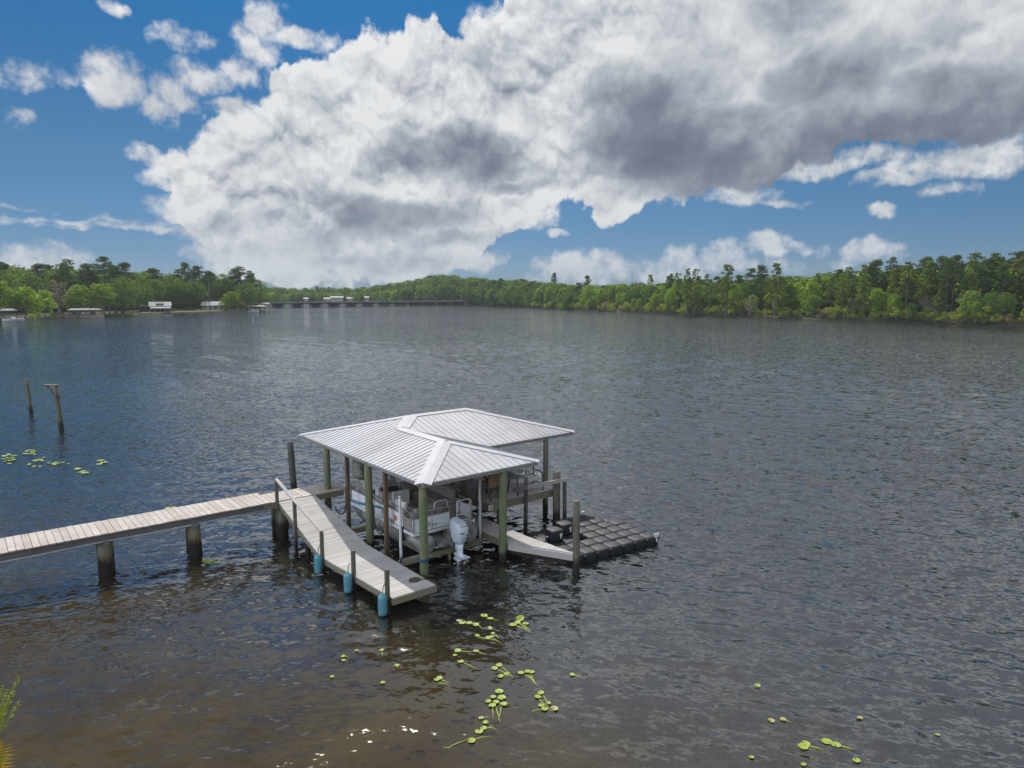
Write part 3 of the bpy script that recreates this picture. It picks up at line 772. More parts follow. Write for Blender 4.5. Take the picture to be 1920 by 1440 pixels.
def build_floats():
    d = thing('floating_dock', 'low floating platform of black moulded cubes beside the side dock', 'floating dock', (6, -.4, 0))
    rot = -.11; c, s = math.cos(rot), math.sin(rot); ox, oy = 4.42, -1.30; k = 0
    r = random.Random(6)
    rows = {0: range(0, 7), 1: range(0, 7), 2: [0, 1, 3, 4, 5, 6], 3: [0, 1, 2, 3, 4, 5, 6], 4: [0, 1, 2, 3, 4, 5], 5: [3, 4, 5]}
    for j, cols in rows.items():
        for i in cols:
            lx, ly = i * .505, j * .505
            x, y = ox + lx * c - ly * s, oy + lx * s + ly * c
            b = MB(); cube_float(b, x, y, -.06 + r.uniform(-.012, .012), .502, .32, k, rot); f = b.build('float_cube', M['float'], d, True); k += 1
            if j == 0:
                q = MB(); lx2 = lx + .25; xx, yy = ox + lx2 * c + .24 * s, oy + lx2 * s - .24 * c
                q.lathe((xx, yy, .16), [(.05, 0), (.055, .03), (.03, .06)], 8); q.build('lug', M['float'], f, True)
    # pale cleat on the far corner
    x, y = ox + 6.25 * .505 * c + .24 * s, oy + 6.25 * .505 * s - .24 * c
    b = MB(); b.box(x - .08, x + .08, y - .03, y + .03, .24, .31); b.tube([(x - .12, y, .33), (x + .12, y, .33)], .025, 8); b.tube([(x, y - .01, .25), (x, y - .03, .08)], .02, 6); b.build('cleat', M['white'], d)
    for i in range(2):
        x, y = 6.9 + i * .42, 1.28 - i * .03
        b = MB(); b.box(x - .07, x + .07, y - .03, y + .03, .31, .335); b.build('end_clip', M['white'], d)
build_floats()
def float_box(label, x, y, rot):
    t = thing('float_box', label, 'float box', (x, y, .27), group='black boxes on the floating cubes')
    b = MB(); cube_float(b, x, y, .27, .46, .37, 3, rot); b.build('shell', M['float'], t, True)
    b = MB(); c, s = math.cos(rot), math.sin(rot)
    cx, cy = x + .08 * c + .235 * s, y + .08 * s - .235 * c
    b.box(cx - .035, cx + .035, cy - .02, cy + .012, .46, .54); b.box(cx - .018, cx + .018, cy - .02, cy + .012, .38, .46); b.build('tab', M['white'], t)
    cx, cy = x - .245 * c, y - .245 * s
    b = MB(); b.tube([(cx + .02, cy, .42), (cx - .08, cy, .42)], .03, 8); b.build('lug', M['alu'], t, True)
float_box('black cube box with a white tab on the floating platform, the nearer of two', 4.72, -.12, -.11)
float_box('black cube box tucked behind the nearer one on the floating platform', 5.36, .12, -.11)

# ------------------------------------------------------------------ furniture on the raised deck
def build_picnic():
    Z = 1.155; t = thing('picnic_table', 'orange stained wooden picnic table with crossed legs on the raised deck', 'table', (4.5, 3.9, Z))
    for y in (3.05, 4.65):
        for a, q in (((4.02, Z + .0), (4.80, Z + .70)), ((4.98, Z + .0), (4.20, Z + .70))):
            MB().beam((a[0], y + (.03 if a[0] > 4.5 else -.03), a[1]), (q[0], y + (.03 if a[0] > 4.5 else -.03), q[1]), .05, .15, (0, 1, 0)).build('leg', M['orange'], t)
        MB().beam((4.1, y, Z + .42), (4.9, y, Z + .42), .05, .12).build('brace', M['orange'], t)
    b = MB()
    for i in range(5): b.box(4.08 + i * .17, 4.235 + i * .17, 2.75, 4.95, Z + .71, Z + .75)
    b.build('tabletop', M['orange'], t)
build_picnic()
def garden_bench():
    Z = 1.155; y0, y1, xa, xb = 2.02, 2.50, 4.98, 6.12
    t = thing('garden_bench', 'garden bench with an arched openwork metal back on the raised deck', 'bench', (5.55, 2.25, Z))
    for x in (xa, xb):
        MB().tube([(x, y0, Z), (x, y0 + .03, Z + .40), (x, y0 + .05, Z + .62), (x, y0 + .2, Z + .66), (x, y1 - .05, Z + .64)], .022, 8).build('arm_frame', M['iron'], t, True)
        MB().tube([(x, y1 + .08, Z), (x, y1, Z + .42), (x, y1 + .06, Z + .84)], .022, 8).build('rear_leg', M['iron'], t, True)
    b = MB()
    for i in range(5): b.box(xa + .02, xb - .02, y0 + .02 + i * .092, y0 + .095 + i * .092, Z + .40, Z + .425)
    b.build('seat', M['board_grey'], t)
    arch = [(xa + (xb - xa) * f, y1 + .055, Z + .80 + .13 * math.sin(math.pi * f)) for f in np.linspace(0, 1, 13)]
    MB().tube(arch, .034, 8).build('top_rail', M['beam'], t, True)
    MB().tube([(xa, y1 + .005, Z + .50), (xb, y1 + .005, Z + .50)], .026, 8).build('bottom_rail', M['beam'], t, True)
    b = MB(); r = random.Random(12)
    for i in range(26):                     # scrollwork: rings and leaves filling the back
        f = r.uniform(.06, .94); zz = Z + .56 + r.random() * (.18 + .11 * math.sin(math.pi * f)); x = xa + (xb - xa) * f; q = r.uniform(.035, .065); yy = y1 + .01 + (zz - Z - .5) * .13
        b.tube([(x + q * math.cos(a), yy + r.uniform(-.002, .002), zz + q * math.sin(a)) for a in np.linspace(0, 6.2832, 9)], .011, 5, False)
    b.build('scrollwork', M['bluecast'], t, True)
garden_bench()
def sling_chair(label, x, y, rot):
    Z = 1.155; t = thing('sling_chair', label, 'chair', (x, y, Z), group='sling chairs on the raised deck')
    c, s = math.cos(rot), math.sin(rot)
    def L(a, b_, z): return (x + a * c - b_ * s, y + a * s + b_ * c, Z + z)
    for sx in (-.26, .26):
        MB().tube([L(sx, -.28, 0), L(sx, -.24, .42), L(sx, -.20, .60), L(sx, .12, .62), L(sx, .24, .60)], .016, 6).build('arm', M['iron'], t, True)
        MB().tube([L(sx, .34, 0), L(sx, .16, .40), L(sx, .34, .95)], .016, 6).build('leg', M['iron'], t, True)
    b = MB(); P = [L(-.24, -.26, .42), L(.24, -.26, .42), L(.24, .16, .38), L(-.24, .16, .38)]
    b.hexa([(a, q, z - .012) for a, q, z in P], P); b.build('seat', M['sling'], t)
    b = MB(); P = [L(-.24, .17, .40), L(.24, .17, .40), L(.24, .34, .94), L(-.24, .34, .94)]; Q = [L(-.24, .19, .40), L(.24, .19, .40), L(.24, .36, .94), L(-.24, .36, .94)]
    b.hexa(P, Q); b.build('backrest', M['sling'], t)
sling_chair('tan sling chair nearest the picnic table on the raised deck', 4.05, 2.50, R(195))
sling_chair('tan sling chair between the bench and the other chair', 4.72, 2.95, R(160))

# ------------------------------------------------------------------ boat lift
def build_lift():
    l = thing('boat_lift', 'wooden cradle boat lift with white guide poles under the pontoon boat', 'boat lift', (1.45, 2.9, 0))
    for y in (1.30, 4.70): MB().box(-.06, 2.93, y - .07, y + .07, .16, .335).build('cradle_beam', M['skirt'], l, bevel=.008)
    for x in (.82, 2.36): MB().box(x - .10, x + .10, .95, 5.2, .336, .375).build('bunk_board', M['skirt'], l)
    for x, y in ((.02, 1.30), (2.85, 1.30)):
        g = post_mb(x, y, .335, 2.22, .042, (0, 0), 5, 10).build('guide_pole', M['pvc'], l, True)
        MB().lathe((x, y, 2.215), [(.048, 0), (.05, .02), (.04, .035)], 10).build('pole_cap', M['pvc'], g, True)
    for x, y in ((.40, 5.5), (.27, 2.60)):
        MB().beam((x, y, -1.5), (x, y, EZ - .18), .115, .115, (0, 1, 0)).build('lift_post', M['brown'], l)
    for x in (1.62, 1.98): MB().box(x, x + .07, 1.21, 1.28, -.04, .30).build('block', M['skirt'], l)
    MB().box(1.74, 1.92, 1.22, 1.38, .336, .46).build('block', M['pvc'], l)
    for x, y in ((-.03, 1.30), (2.90, 1.30), (2.90, 4.7)): MB().tube([(x, y, .33), (x + .05, y, EZ - .2)], .006, 5).build('cable', M['alu_dull'], l)
    MB().tube([(-.03, 1.24, .30), (-.03, 1.22, .42), (.02, 1.22, .44)], .03, 6).build('strap', M['blue'], l)
build_lift()
def hose(label, pts):
    h = thing('rubber_hose', label, 'hose', pts[0], group='black rubber hoses looped between the posts')
    # catmull-rom through the points
    P = [Vector(p) for p in pts]; P = [P[0] * 2 - P[1]] + P + [P[-1] * 2 - P[-2]]; o = []
    for i in range(1, len(P) - 2):
        for k in range(6):
            t = k / 6; a, b, c, d = P[i - 1], P[i], P[i + 1], P[i + 2]
            o.append(.5 * ((2 * b) + (c - a) * t + (2 * a - 5 * b + 4 * c - d) * t * t + (3 * b - a - 3 * c + d) * t ** 3))
    o.append(P[-2]); MB().tube(o, .02, 7).build('hose_tube', M['black'], h, True)
hose('black hose looping down between a green post and the middle brown lift post', [(.19, 3.30, 1.55), (.22, 3.25, .85), (.26, 3.06, .62), (.28, 2.86, .66), (.27, 2.70, .95), (.23, 2.66, 1.5)])
hose('black hose hooked on the farther brown lift post beside the boat bow', [(.34, 5.55, 1.5), (.33, 5.52, .95), (.28, 5.62, .60), (.20, 5.85, .55), (.16, 6.02, .72)])
c = thing('canvas_cover', 'faded folded canvas hanging under the left eave of the boathouse', 'canvas', (.42, 4.9, 1.95))
b = MB(); n = 14; ring = []
for zz, kx, ky in ((1.98, .13, .26), (2.06, .16, .33), (2.3, .15, .34), (2.5, .13, .33), (2.62, .11, .31)):
    for i in range(n):
        a = 2 * math.pi * i / n; w = 1 + .16 * math.sin(3 * a + zz * 9) + .10 * math.sin(5 * a)
        ring.append((.45 + kx * w * math.cos(a), 4.75 + ky * w * math.sin(a), zz + .05 * math.sin(a * 2)))
b.add(ring, [(k * n + i, k * n + (i + 1) % n, (k + 1) * n + (i + 1) % n, (k + 1) * n + i) for k in range(4) for i in range(n)] + [tuple(reversed(range(n))), tuple(range(4 * n, 5 * n))])
b.build('canvas', M['cloth'], c, True)

# ------------------------------------------------------------------ pontoon boat
def text_mesh(name, body, size, m, parent, loc, xdir, updir, extrude=.003, space=1.0):
    cu = bpy.data.curves.new(name, 'FONT'); cu.body = body; cu.size = size; cu.extrude = extrude; cu.space_character = space; cu.align_x = 'CENTER'; cu.align_y = 'CENTER'; cu.resolution_u = 2
    tmp = bpy.data.objects.new(name, cu); col.objects.link(tmp)
    dg = bpy.context.evaluated_depsgraph_get(); me = bpy.data.meshes.new_from_object(tmp.evaluated_get(dg))
    bpy.data.objects.remove(tmp)
    X, U = Vector(xdir).normalized(), Vector(updir).normalized(); Nn = X.cross(U)
    o0 = Vector(ORG[parent.name]); mt = Matrix((X, U, Nn)).transposed().to_4x4(); mt.translation = Vector(loc) - o0
    me.transform(mt); me.materials.clear(); me.materials.append(m)
    ob = bpy.data.objects.new(name, me); col.objects.link(ob); ob.parent = parent; ORG[ob.name] = tuple(o0); return ob
def build_boat():
    t = thing('pontoon_boat', 'white pontoon boat with blue side stripe raised on the lift in the boathouse', 'pontoon boat', (1.57, 3.5, 0.375))
    y0, y1, xa, xb = 1.34, 5.80, .48, 2.66
    for x in (.82, 2.36):                 # aluminium tubes with a raked nose and a flat stern
        pts, rs = [], []
        for y, q, dz in ((1.12, .250, 0), (1.135, .272, 0), (1.2, .276, 0), (4.6, .276, 0), (5.1, .262, .02), (5.5, .21, .085), (5.8, .13, .17), (6.0, .03, .25)):
            pts.append((x, y, .651 + dz)); rs.append(q)
        p = MB().tube(pts, rs, 26).build('pontoon', M['alu_dull'], t, True)
        b = MB()
        for y in (1.5, 2.35, 3.2, 4.05, 4.9): b.box(x - (.33 if x < 1 else -.05), x - (.05 if x < 1 else -.33), y - .09, y + .09, .885, .93)
        b.box(x - .05, x + .05, 1.3, 5.6, .905, .935); b.build('bracket', M['alu'], p)
    MB().prism([(xa, y0), (xb, y0), (xb, 5.45), (2.35, y1), (.79, y1), (xa, 5.45)], .935, .992).build('deck', M['carpet'], t)
    for a, q in (((xa - .012, y0), (xa - .012, 5.46)), ((xb + .012, y0), (xb + .012, 5.46)), ((xa, y0 - .012), (xb, y0 - .012)), ((.79, y1 + .012), (2.35, y1 + .012)), ((xa - .01, 5.47), (.78, y1 + .01)), ((xb + .01, 5.47), (2.36, y1 + .01))):
        MB().beam((*a, .963), (*q, .963), .025, .085).build('rub_rail', M['white'], t)
    # fence panels, low sheet below and rails above
    def fence(a, q, stripes=True, z1=1.44):
        a, q = Vector((*a, 0)), Vector((*q, 0)); d = (q - a).normalized()
        MB().beam(a + Vector((0, 0, (1.0 + z1) / 2)), q + Vector((0, 0, (1.0 + z1) / 2)), .02, z1 - 1.005).build('fence_panel', M['boat_panel'], t)
        r = MB()
        for z in (1.01, z1 + .01): r.beam(a + Vector((0, 0, z)), q + Vector((0, 0, z)), .034, .03)
        r.tube([a + Vector((0, 0, 1.60)), q + Vector((0, 0, 1.60))], .018, 8)
        L = (q - a).length; k = max(1, round(L / .62))
        for i in range(k + 1): p = a + d * (L * i / k); r.beam(p + Vector((0, 0, 1.0)), p + Vector((0, 0, 1.6)), .03, .03, (0, 1, 0) if abs(d.y) < .5 else (1, 0, 0))
        r.build('fence_rail', M['alu'], t)
    fence((xa + .02, 1.95), (xa + .02, 3.75)); fence((xa + .02, 3.78), (xa + .02, 5.40)); fence((xa + .02, 5.42), (.81, 5.74)); fence((.84, 5.76), (1.22, 5.76)); fence((1.92, 5.76), (2.30, 5.76))
    fence((xb - .02, 2.1), (xb - .02, 5.40)); fence((2.33, 5.74), (xb - .02, 5.42))
    fence((xa + .02, y0 + .03), (1.76, y0 + .03), z1=1.42); fence((xa + .02, 1.36), (xa + .02, 1.47), z1=1.38)
    # horizontal mouldings on the panels and the blue side stripe
    b = MB()
    for z in (1.13, 1.30): b.beam((xa + .004, 1.97, z), (xa + .004, 5.38, z), .012, .014); b.beam((xa + .04, y0 + .014, z), (1.74, y0 + .014, z), .012, .012)
    b.build('moulding', M['white'], t)
    def sweep(name, mt, ctr):             # a swoosh on the left side: (y, z low, z high)
        vs = [(xa + .0015, y, lo) for y, lo, hi in ctr] + [(xa + .0015, y, hi) for y, lo, hi in ctr]; n = len(ctr)
        vs2 = [(x - .004, y, z) for x, y, z in vs]
        b = MB(); b.add(vs2 + vs, [(i, i + 1, n + i + 1, n + i) for i in range(n - 1)] + [(2 * n + n + i, 2 * n + n + i + 1, 2 * n + i + 1, 2 * n + i) for i in range(n - 1)]
                        + [(i + n, i + n + 1, 3 * n + i + 1, 3 * n + i) for i in range(n - 1)] + [(2 * n + i, 2 * n + i + 1, i + 1, i) for i in range(n - 1)])
        b.build(name, mt, t)
    sweep('stripe', M['teal'], [(5.36, 1.03, 1.055), (4.8, 1.06, 1.12), (4.3, 1.12, 1.20), (3.95, 1.19, 1.27), (3.6, 1.25, 1.325), (3.2, 1.30, 1.345), (2.8, 1.325, 1.34)])
    sweep('stripe', plain('pale_blue_stripe', (.26, .42, .53), .4, 0, .05, 3), [(5.36, 1.06, 1.12), (4.8, 1.13, 1.17), (4.3, 1.21, 1.235), (3.95, 1.28, 1.30)])
    text_mesh('lettering', 'Sun', .22, M['letter'], t, (xa - .0055, 3.10, 1.235), (0, -1, 0), (0, 0, 1))
    text_mesh('lettering', 'TRACKER', .15, M['letter'], t, (xa - .0055, 2.88, 1.075), (0, -1, 0), (0, 0, 1), space=1.35)
    b = MB(); b.tube([(xa + .002, 2.42, 1.22), (xa - .004, 2.42, 1.22)], .095, 18); b.build('emblem', M['red'], t)
    text_mesh('lettering', 'Sun', .13, M['letter'], t, (.98, y0 + .012, 1.225), (1, 0, 0), (0, 0, 1))
    text_mesh('lettering', 'TRACKER', .10, M['letter'], t, (1.05, y0 + .012, 1.135), (1, 0, 0), (0, 0, 1), space=1.4)
    # left gate beside the stern with a dark canvas infill
    MB().beam((xa + .02, 1.50, 1.22), (xa + .02, 1.92, 1.22), .015, .36).build('gate_panel', M['taupe'], t)
    g = MB()
    for y in (1.50, 1.92): g.beam((xa + .02, y, 1.0), (xa + .02, y, 1.60), .028, .028, (1, 0, 0))
    g.tube([(xa + .02, 1.50, 1.59), (xa + .02, 1.92, 1.59)], .016, 8); g.build('gate_frame', M['alu'], t)
    # raised grab rails
    for pts in ([(xa + .03, 5.35, 1.6), (xa + .03, 5.33, 1.80), (xa + .03, 5.24, 1.85), (xa + .03, 4.60, 1.85), (xa + .03, 4.52, 1.80), (xa + .03, 4.50, 1.6)],
                [(1.22, y0 + .03, 1.6), (1.22, y0 + .03, 1.76), (1.29, y0 + .03, 1.82), (1.62, y0 + .03, 1.82), (1.69, y0 + .03, 1.76), (1.69, y0 + .03, 1.6)]):
        MB().tube(pts, .021, 8).build('grab_rail', M['pvc'], t, True)
    # stern boarding ladder and rear gate on the right
    lad = MB()
    for x in (1.92, 2.40): lad.tube([(x, 1.20, .99), (x, 1.20, 1.70), (x + (.03 if x < 2 else -.03), 1.20, 1.74), (x + (.07 if x < 2 else -.07), 1.20, 1.75)], .024, 8)
    for z in (1.12, 1.32, 1.53, 1.75): lad.tube([(1.93, 1.20, z), (2.39, 1.20, z)], .02, 8)
    lad.build('ladder', M['pvc'], t, True)
    MB().box(1.80, 2.50, 1.02, 1.36, .955, .995).build('stern_platform', M['alu_dull'], t)
    MB().beam((2.60, 1.40, 1.22), (2.60, 2.0, 1.22), .02, .4).build('fence_panel', M['boat_panel'], t)
    MB().tube([(2.60, 1.38, 1.0), (2.60, 1.38, 1.60), (2.60, 2.05, 1.60)], .017, 8).build('fence_rail', M['alu'], t, True)
    # seats
    def seat(x0, x1, ya, yb, back, mt='vinyl', h=.42):
        b = MB(); b.box(x0, x1, ya, yb, .993, .993 + h - .12); b.build('seat_base', M['taupe'], t)
        b = MB(); b.box(x0 - .01, x1 + .01, ya - .01, yb + .01, .993 + h - .118, .993 + h); s = b.build('seat_cushion', M[mt], t, bevel=.03)
        bx = {'L': (x0 - .01, x0 + .12, ya, yb), 'R': (x1 - .12, x1 + .01, ya, yb), 'B': (x0, x1, ya - .01, ya + .12), 'F': (x0, x1, yb - .12, yb + .01)}[back]
        b = MB(); b.box(*bx, .993 + h + .002, .993 + h + .36); b.build('seat_back', M[mt], t, bevel=.03)
    seat(.56, 1.12, 4.35, 5.30, 'L', 'taupe'); seat(2.02, 2.58, 4.35, 5.30, 'R', 'taupe'); seat(2.0, 2.58, 2.25, 3.9, 'R', 'taupe', .44)
    seat(.58, 1.15, 2.02, 2.62, 'L', 'vinyl', .40); seat(.62, 1.55, 1.46, 1.86, 'B', 'taupe', .34); seat(.75, 1.35, 3.02, 3.06 + .4, 'B', 'vinyl', .46)
    # helm console with windscreen, dash and wheel
    b = MB(); b.hexa([(.60, 3.52, .993), (1.36, 3.52, .993), (1.36, 3.98, .993), (.60, 3.98, .993)], [(.60, 3.56, 1.70), (1.36, 3.56, 1.70), (1.36, 3.92, 1.78), (.60, 3.92, 1.78)])
    cns = b.build('console', M['vinyl'], t, bevel=.03)
    b = MB(); b.box(.72, .94, 3.505, 3.525, 1.22, 1.42); b.box(1.12, 1.28, 3.505, 3.525, 1.30, 1.42); b.build('console_pocket', M['black'], cns)
    b = MB(); b.hexa([(.68, 3.54, 1.715), (1.28, 3.54, 1.715), (1.28, 3.80, 1.765), (.68, 3.80, 1.765)], [(.68, 3.50, 1.735), (1.28, 3.50, 1.735), (1.28, 3.78, 1.80), (.68, 3.78, 1.80)]); b.build('dash', M['black'], cns)
    cx, cy, cz = 1.10, 3.42, 1.70
    w = MB(); w.tube([(cx + .17 * math.cos(a), cy - .06 * math.sin(a), cz + .16 * math.sin(a)) for a in np.linspace(0, 6.2832, 21)], .018, 7, False)
    for a in (.5, 2.6, 4.7): w.tube([(cx, cy + .02, cz), (cx + .17 * math.cos(a), cy - .06 * math.sin(a), cz + .16 * math.sin(a))], .012, 6)
    w.build('steering_wheel', M['black'], cns, True)
    # folded sun-top frame
    f = MB()
    for x in (.52, 2.62):
        f.tube([(x, 3.55, 1.60), (x, 3.30, 2.10), (x, 3.2, 2.22)], .015, 6); f.tube([(x, 4.30, 1.60), (x, 4.02, 2.12)], .015, 6); f.tube([(x, 4.32, 1.60), (x, 4.62, 2.10)], .015, 6)
    f.tube([(.52, 3.2, 2.22), (2.62, 3.2, 2.22)], .015, 6); f.tube([(.52, 2.93, .99), (.52, 2.93, 2.0)], .02, 8)
    f.build('top_frame', M['alu'], t, True)
    fb = MB(); fb.lathe((.44, 1.98, .62), [(.03, 0), (.075, .03), (.085, .12), (.085, .36), (.07, .42), (.03, .45)], 12); fb.tube([(.44, 1.98, 1.06), (.47, 1.98, 1.42)], .008, 5); fb.build('side_fender', M['black'], t, True)
    # cables and hose down the stern quarter
    MB().tube([(.50, 1.48, 1.5), (.47, 1.43, 1.2), (.47, 1.38, .98)], .008, 5).build('cable', M['black'], t, True)
    # outboard
    x, yc = 1.66, .74
    br = MB(); br.box(x - .14, x + .14, 1.0, 1.36, .52, .93); br.hexa([(x - .5, 1.1, .50), (x + .5, 1.1, .50), (x + .42, 2.6, .42), (x - .42, 2.6, .42)], [(x - .55, 1.1, .70), (x + .55, 1.1, .70), (x + .5, 2.6, .93), (x - .5, 2.6, .93)])
    br.build('motor_pod', M['alu_dull'], t)
    mo = MB()
    secs = [(.62, .10, .16, .03), (.70, .135, .22, .0), (.82, .165, .28, -.01), (1.0, .19, .315, -.02), (1.14, .195, .32, -.02), (1.24, .185, .30, -.01), (1.30, .16, .255, .0), (1.335, .11, .18, .02), (1.345, .04, .07, .03)]
    n = 20; vs = []
    for z, rx, ry, oy in secs:
        for i in range(n):
            a = 2 * math.pi * i / n; ca, sa = math.cos(a), math.sin(a); e = .62
            vs.append((x + rx * math.copysign(abs(ca) ** e, ca), yc + oy + ry * math.copysign(abs(sa) ** e, sa), z + (.05 * (sa) if z > 1.2 else 0)))
    fs = [(k * n + i, k * n + (i + 1) % n, (k + 1) * n + (i + 1) % n, (k + 1) * n + i) for k in range(len(secs) - 1) for i in range(n)] + [tuple(reversed(range(n))), tuple(range((len(secs) - 1) * n, len(secs) * n))]
    mo.add(vs, fs); out = mo.build('outboard_motor', M['cowl'], t, True)
    lg = MB(); n = 14; secs = [(.04, .045, .17, .02), (.12, .05, .20, .02), (.20, .055, .19, .02), (.26, .075, .24, -.02), (.30, .08, .25, -.03), (.34, .07, .19, .0), (.50, .085, .19, .0), (.64, .10, .20, .0)]
    vs = []
    for z, rx, ry, oy in secs:
        for i in range(n): a = 2 * math.pi * i / n; vs.append((x + rx * math.cos(a), yc + oy + ry * math.sin(a), z))
    lg.add(vs, [(k * n + i, k * n + (i + 1) % n, (k + 1) * n + (i + 1) % n, (k + 1) * n + i) for k in range(len(secs) - 1) for i in range(n)] + [tuple(reversed(range(n))), tuple(range((len(secs) - 1) * n, len(secs) * n))])
    lg.build('leg', M['cowl'], out, True)
    MB().hexa([(x - .13, yc - .42, .275), (x + .13, yc - .42, .275), (x + .10, yc + .15, .275), (x - .10, yc + .15, .275)], [(x - .13, yc - .42, .287), (x + .13, yc - .42, .287), (x + .10, yc + .15, .287), (x - .10, yc + .15, .287)]).build('cavitation_plate', M['cowl'], out)
    gc = MB(); gc.tube([(x, yc + .26, .10), (x, yc + .2, .10), (x, yc - .12, .10), (x, yc - .2, .10)], [.015, .06, .07, .045], 12)
    gc.add([(x - .012, yc - .05, .06), (x + .012, yc - .05, .06), (x + .012, yc + .12, .06), (x - .012, yc + .12, .06), (x - .006, yc + .0, -.12), (x + .006, yc + .0, -.12), (x + .006, yc + .06, -.12), (x - .006, yc + .06, -.12)], [(0, 1, 2, 3), (7, 6, 5, 4), (0, 4, 5, 1), (1, 5, 6, 2), (2, 6, 7, 3), (3, 7, 4, 0)])
    gc.build('gearcase', M['cowl'], out, True)
    pr = MB(); pr.tube([(x, yc - .19, .10), (x, yc - .34, .10)], [.05, .025], 10)
    for k in range(3):
        a = k * 2.094 + .4; R_ = Vector((math.cos(a), 0, math.sin(a))); T_ = Vector((-math.sin(a), 0, math.cos(a))); c0 = Vector((x, yc - .26, .10)); Y = Vector((0, 1, 0))
        pr.add([c0 + R_ * .03 - Y * .04, c0 + R_ * .03 + Y * .04, c0 + R_ * .10 + T_ * .085 + Y * .05, c0 + R_ * .17 + T_ * .05 + Y * .01, c0 + R_ * .16 - T_ * .05 - Y * .05],
               [(0, 1, 2, 3, 4), (4, 3, 2, 1, 0)])
    pr.build('propeller', M['prop'], out, True)
    d = MB(); d.box(x - .17, x - .03, yc - .345, yc - .325, 1.02, 1.045); d.box(x + .06, x + .15, yc - .325, yc - .30, .83, .865); d.tube([(x + .10, yc - .332, .945), (x + .10, yc - .315, .945)], .022, 8); d.build('decal', M['letter'], out)
    d = MB(); d.tube([(x + .198, yc - .19, 1.21), (x + .15, yc - .29, 1.215), (x - .14, yc - .29, 1.215)], .008, 6); d.build('trim_line', M['letter'], out)
    MB().tube([(x - .10, yc + .1, .62), (x - .17, yc + .05, .5), (x - .12, yc + .02, .40)], .03, 7).build('steering_arm', M['black'], out, True)
    # dark electric motor stowed at the bow
    b = MB(); b.lathe((.62, 5.98, .86), [(.02, -.22), (.055, -.16), (.085, .0), (.09, .22), (.06, .36), (.03, .40)], 10); b.tube([(.62, 5.98, 1.25), (.72, 5.78, 1.45)], .02, 6); b.build('bow_motor', M['black'], t, True)
build_boat()

# ------------------------------------------------------------------ banks
M['soil'] = plain('bank_soil', (.035, .030, .018), .95, 0, .3, .25, c2=(.030, .036, .012))
M['lawn'] = plain('lawn', (.13, .135, .04), .95, 0, .25, .15, c2=(.075, .10, .03))
LEFT = [(-330, 150), (-215, 172), (-167, 188), (-149, 203), (-152, 219), (-158, 236), (-139, 240), (-137.7, 257), (-129.1, 263.4), (-121, 285), (-113, 301), (-116, 329), (-126, 364), (-150, 400), (-195, 440), (-230, 500), (-215, 560)]
FARB = [(-215, 560), (-150, 585), (-90, 575), (-61, 520), (-33, 480)]
RIGHT = [(-33, 480), (0, 422), (27, 351), (48, 301), (64.5, 263), (89, 224), (111.6, 197), (124, 175), (135, 154), (150, 125), (190, 95), (330, 40)]
def bank(name, shore, mat, inland, rise=1.2, steps=(0, 1.2, 5, 25, 80, 400, 2500)):
    P = [Vector((*p, 0)) for p in shore]; Q = []
    rr = random.Random(len(shore))
    for i in range(len(P) - 1):
        n = max(1, int((P[i + 1] - P[i]).length / 7))
        for k in range(n): Q.append(P[i].lerp(P[i + 1], k / n) + Vector((rr.uniform(-.8, .8), rr.uniform(-.8, .8), 0)))
    Q.append(P[-1]); vs = []; m = len(steps); hs = (-.6, .22, .5, .9, rise, rise * 1.5, rise * 2)
    for p in Q:
        d = inland(p)
        for s, h in zip(steps, hs): vs.append(tuple(p + d * s + Vector((0, 0, h + (rr.uniform(-.12, .12) if 0 < s < 100 else 0)))))
    fs = [(i * m + j, (i + 1) * m + j, (i + 1) * m + j + 1, i * m + j + 1) for i in range(len(Q) - 1) for j in range(m - 1)]
    return structure(name, mat, vs, fs, True)
bank('left_bank', LEFT, M['soil'], lambda p: Vector((-.95, .25 if p.y < 380 else -.1, 0)))
bank('far_bank', FARB, M['soil'], lambda p: Vector((-.1, 1, 0)))
bank('right_bank', RIGHT, M['soil'], lambda p: Vector((.80, .60, 0)))

# ------------------------------------------------------------------ foliage
def leaf_mat(name, c, c2, c3, transl=.35, var=.5):
    m, t, bs = new_mat(name); out = t.nodes['Material Output']
    g = pos_nodes(t); isl = S(t, g.outputs['Random Per Island'])
    oi = t.nodes.new('ShaderNodeObjectInfo'); orn = S(t, oi.outputs['Random'])
    n = noise(t, tcoord(t), .55, 3, .6)
    f = (isl * .55 + n * .9 - .2)
    k = mixc(t, f.sat(), c, c2)
    k = mixc(t, (isl - .80) * 2.6 * 1.0, k, c3) if False else mixc(t, isl.ss(.78, .98) * .7, k, c3)
    hs = t.nodes.new('ShaderNodeHueSaturation'); t.links.new(k, hs.inputs['Color'])
    t.links.new((orn * (.045 * var) + .5 - .0225 * var).k, hs.inputs['Hue']); t.links.new((orn * (.6 * var) + 1 - .3 * var).k, hs.inputs['Value'])
    k = hs.outputs[0]
    d = t.nodes.new('ShaderNodeBsdfDiffuse'); t.links.new(k, d.inputs[0])
    tr = t.nodes.new('ShaderNodeBsdfTranslucent')
    w = t.nodes.new('ShaderNodeVectorMath'); w.operation = 'MULTIPLY'; t.links.new(k, w.inputs[0]); w.inputs[1].default_value = (2.0, 1.85, .9); t.links.new(w.outputs[0], tr.inputs[0])
    mx = t.nodes.new('ShaderNodeMixShader'); mx.inputs[0].default_value = transl + .16
    t.links.new(d.outputs[0], mx.inputs[1]); t.links.new(tr.outputs[0], mx.inputs[2]); t.links.new(mx.outputs[0], out.inputs[0])
    return m
M['pine'] = leaf_mat('pine_needles', (.046, .080, .031), (.088, .132, .050), (.12, .155, .058), .25)
M['cypress'] = leaf_mat('cypress_sprays', (.078, .122, .030), (.145, .195, .048), (.195, .21, .068), .4)
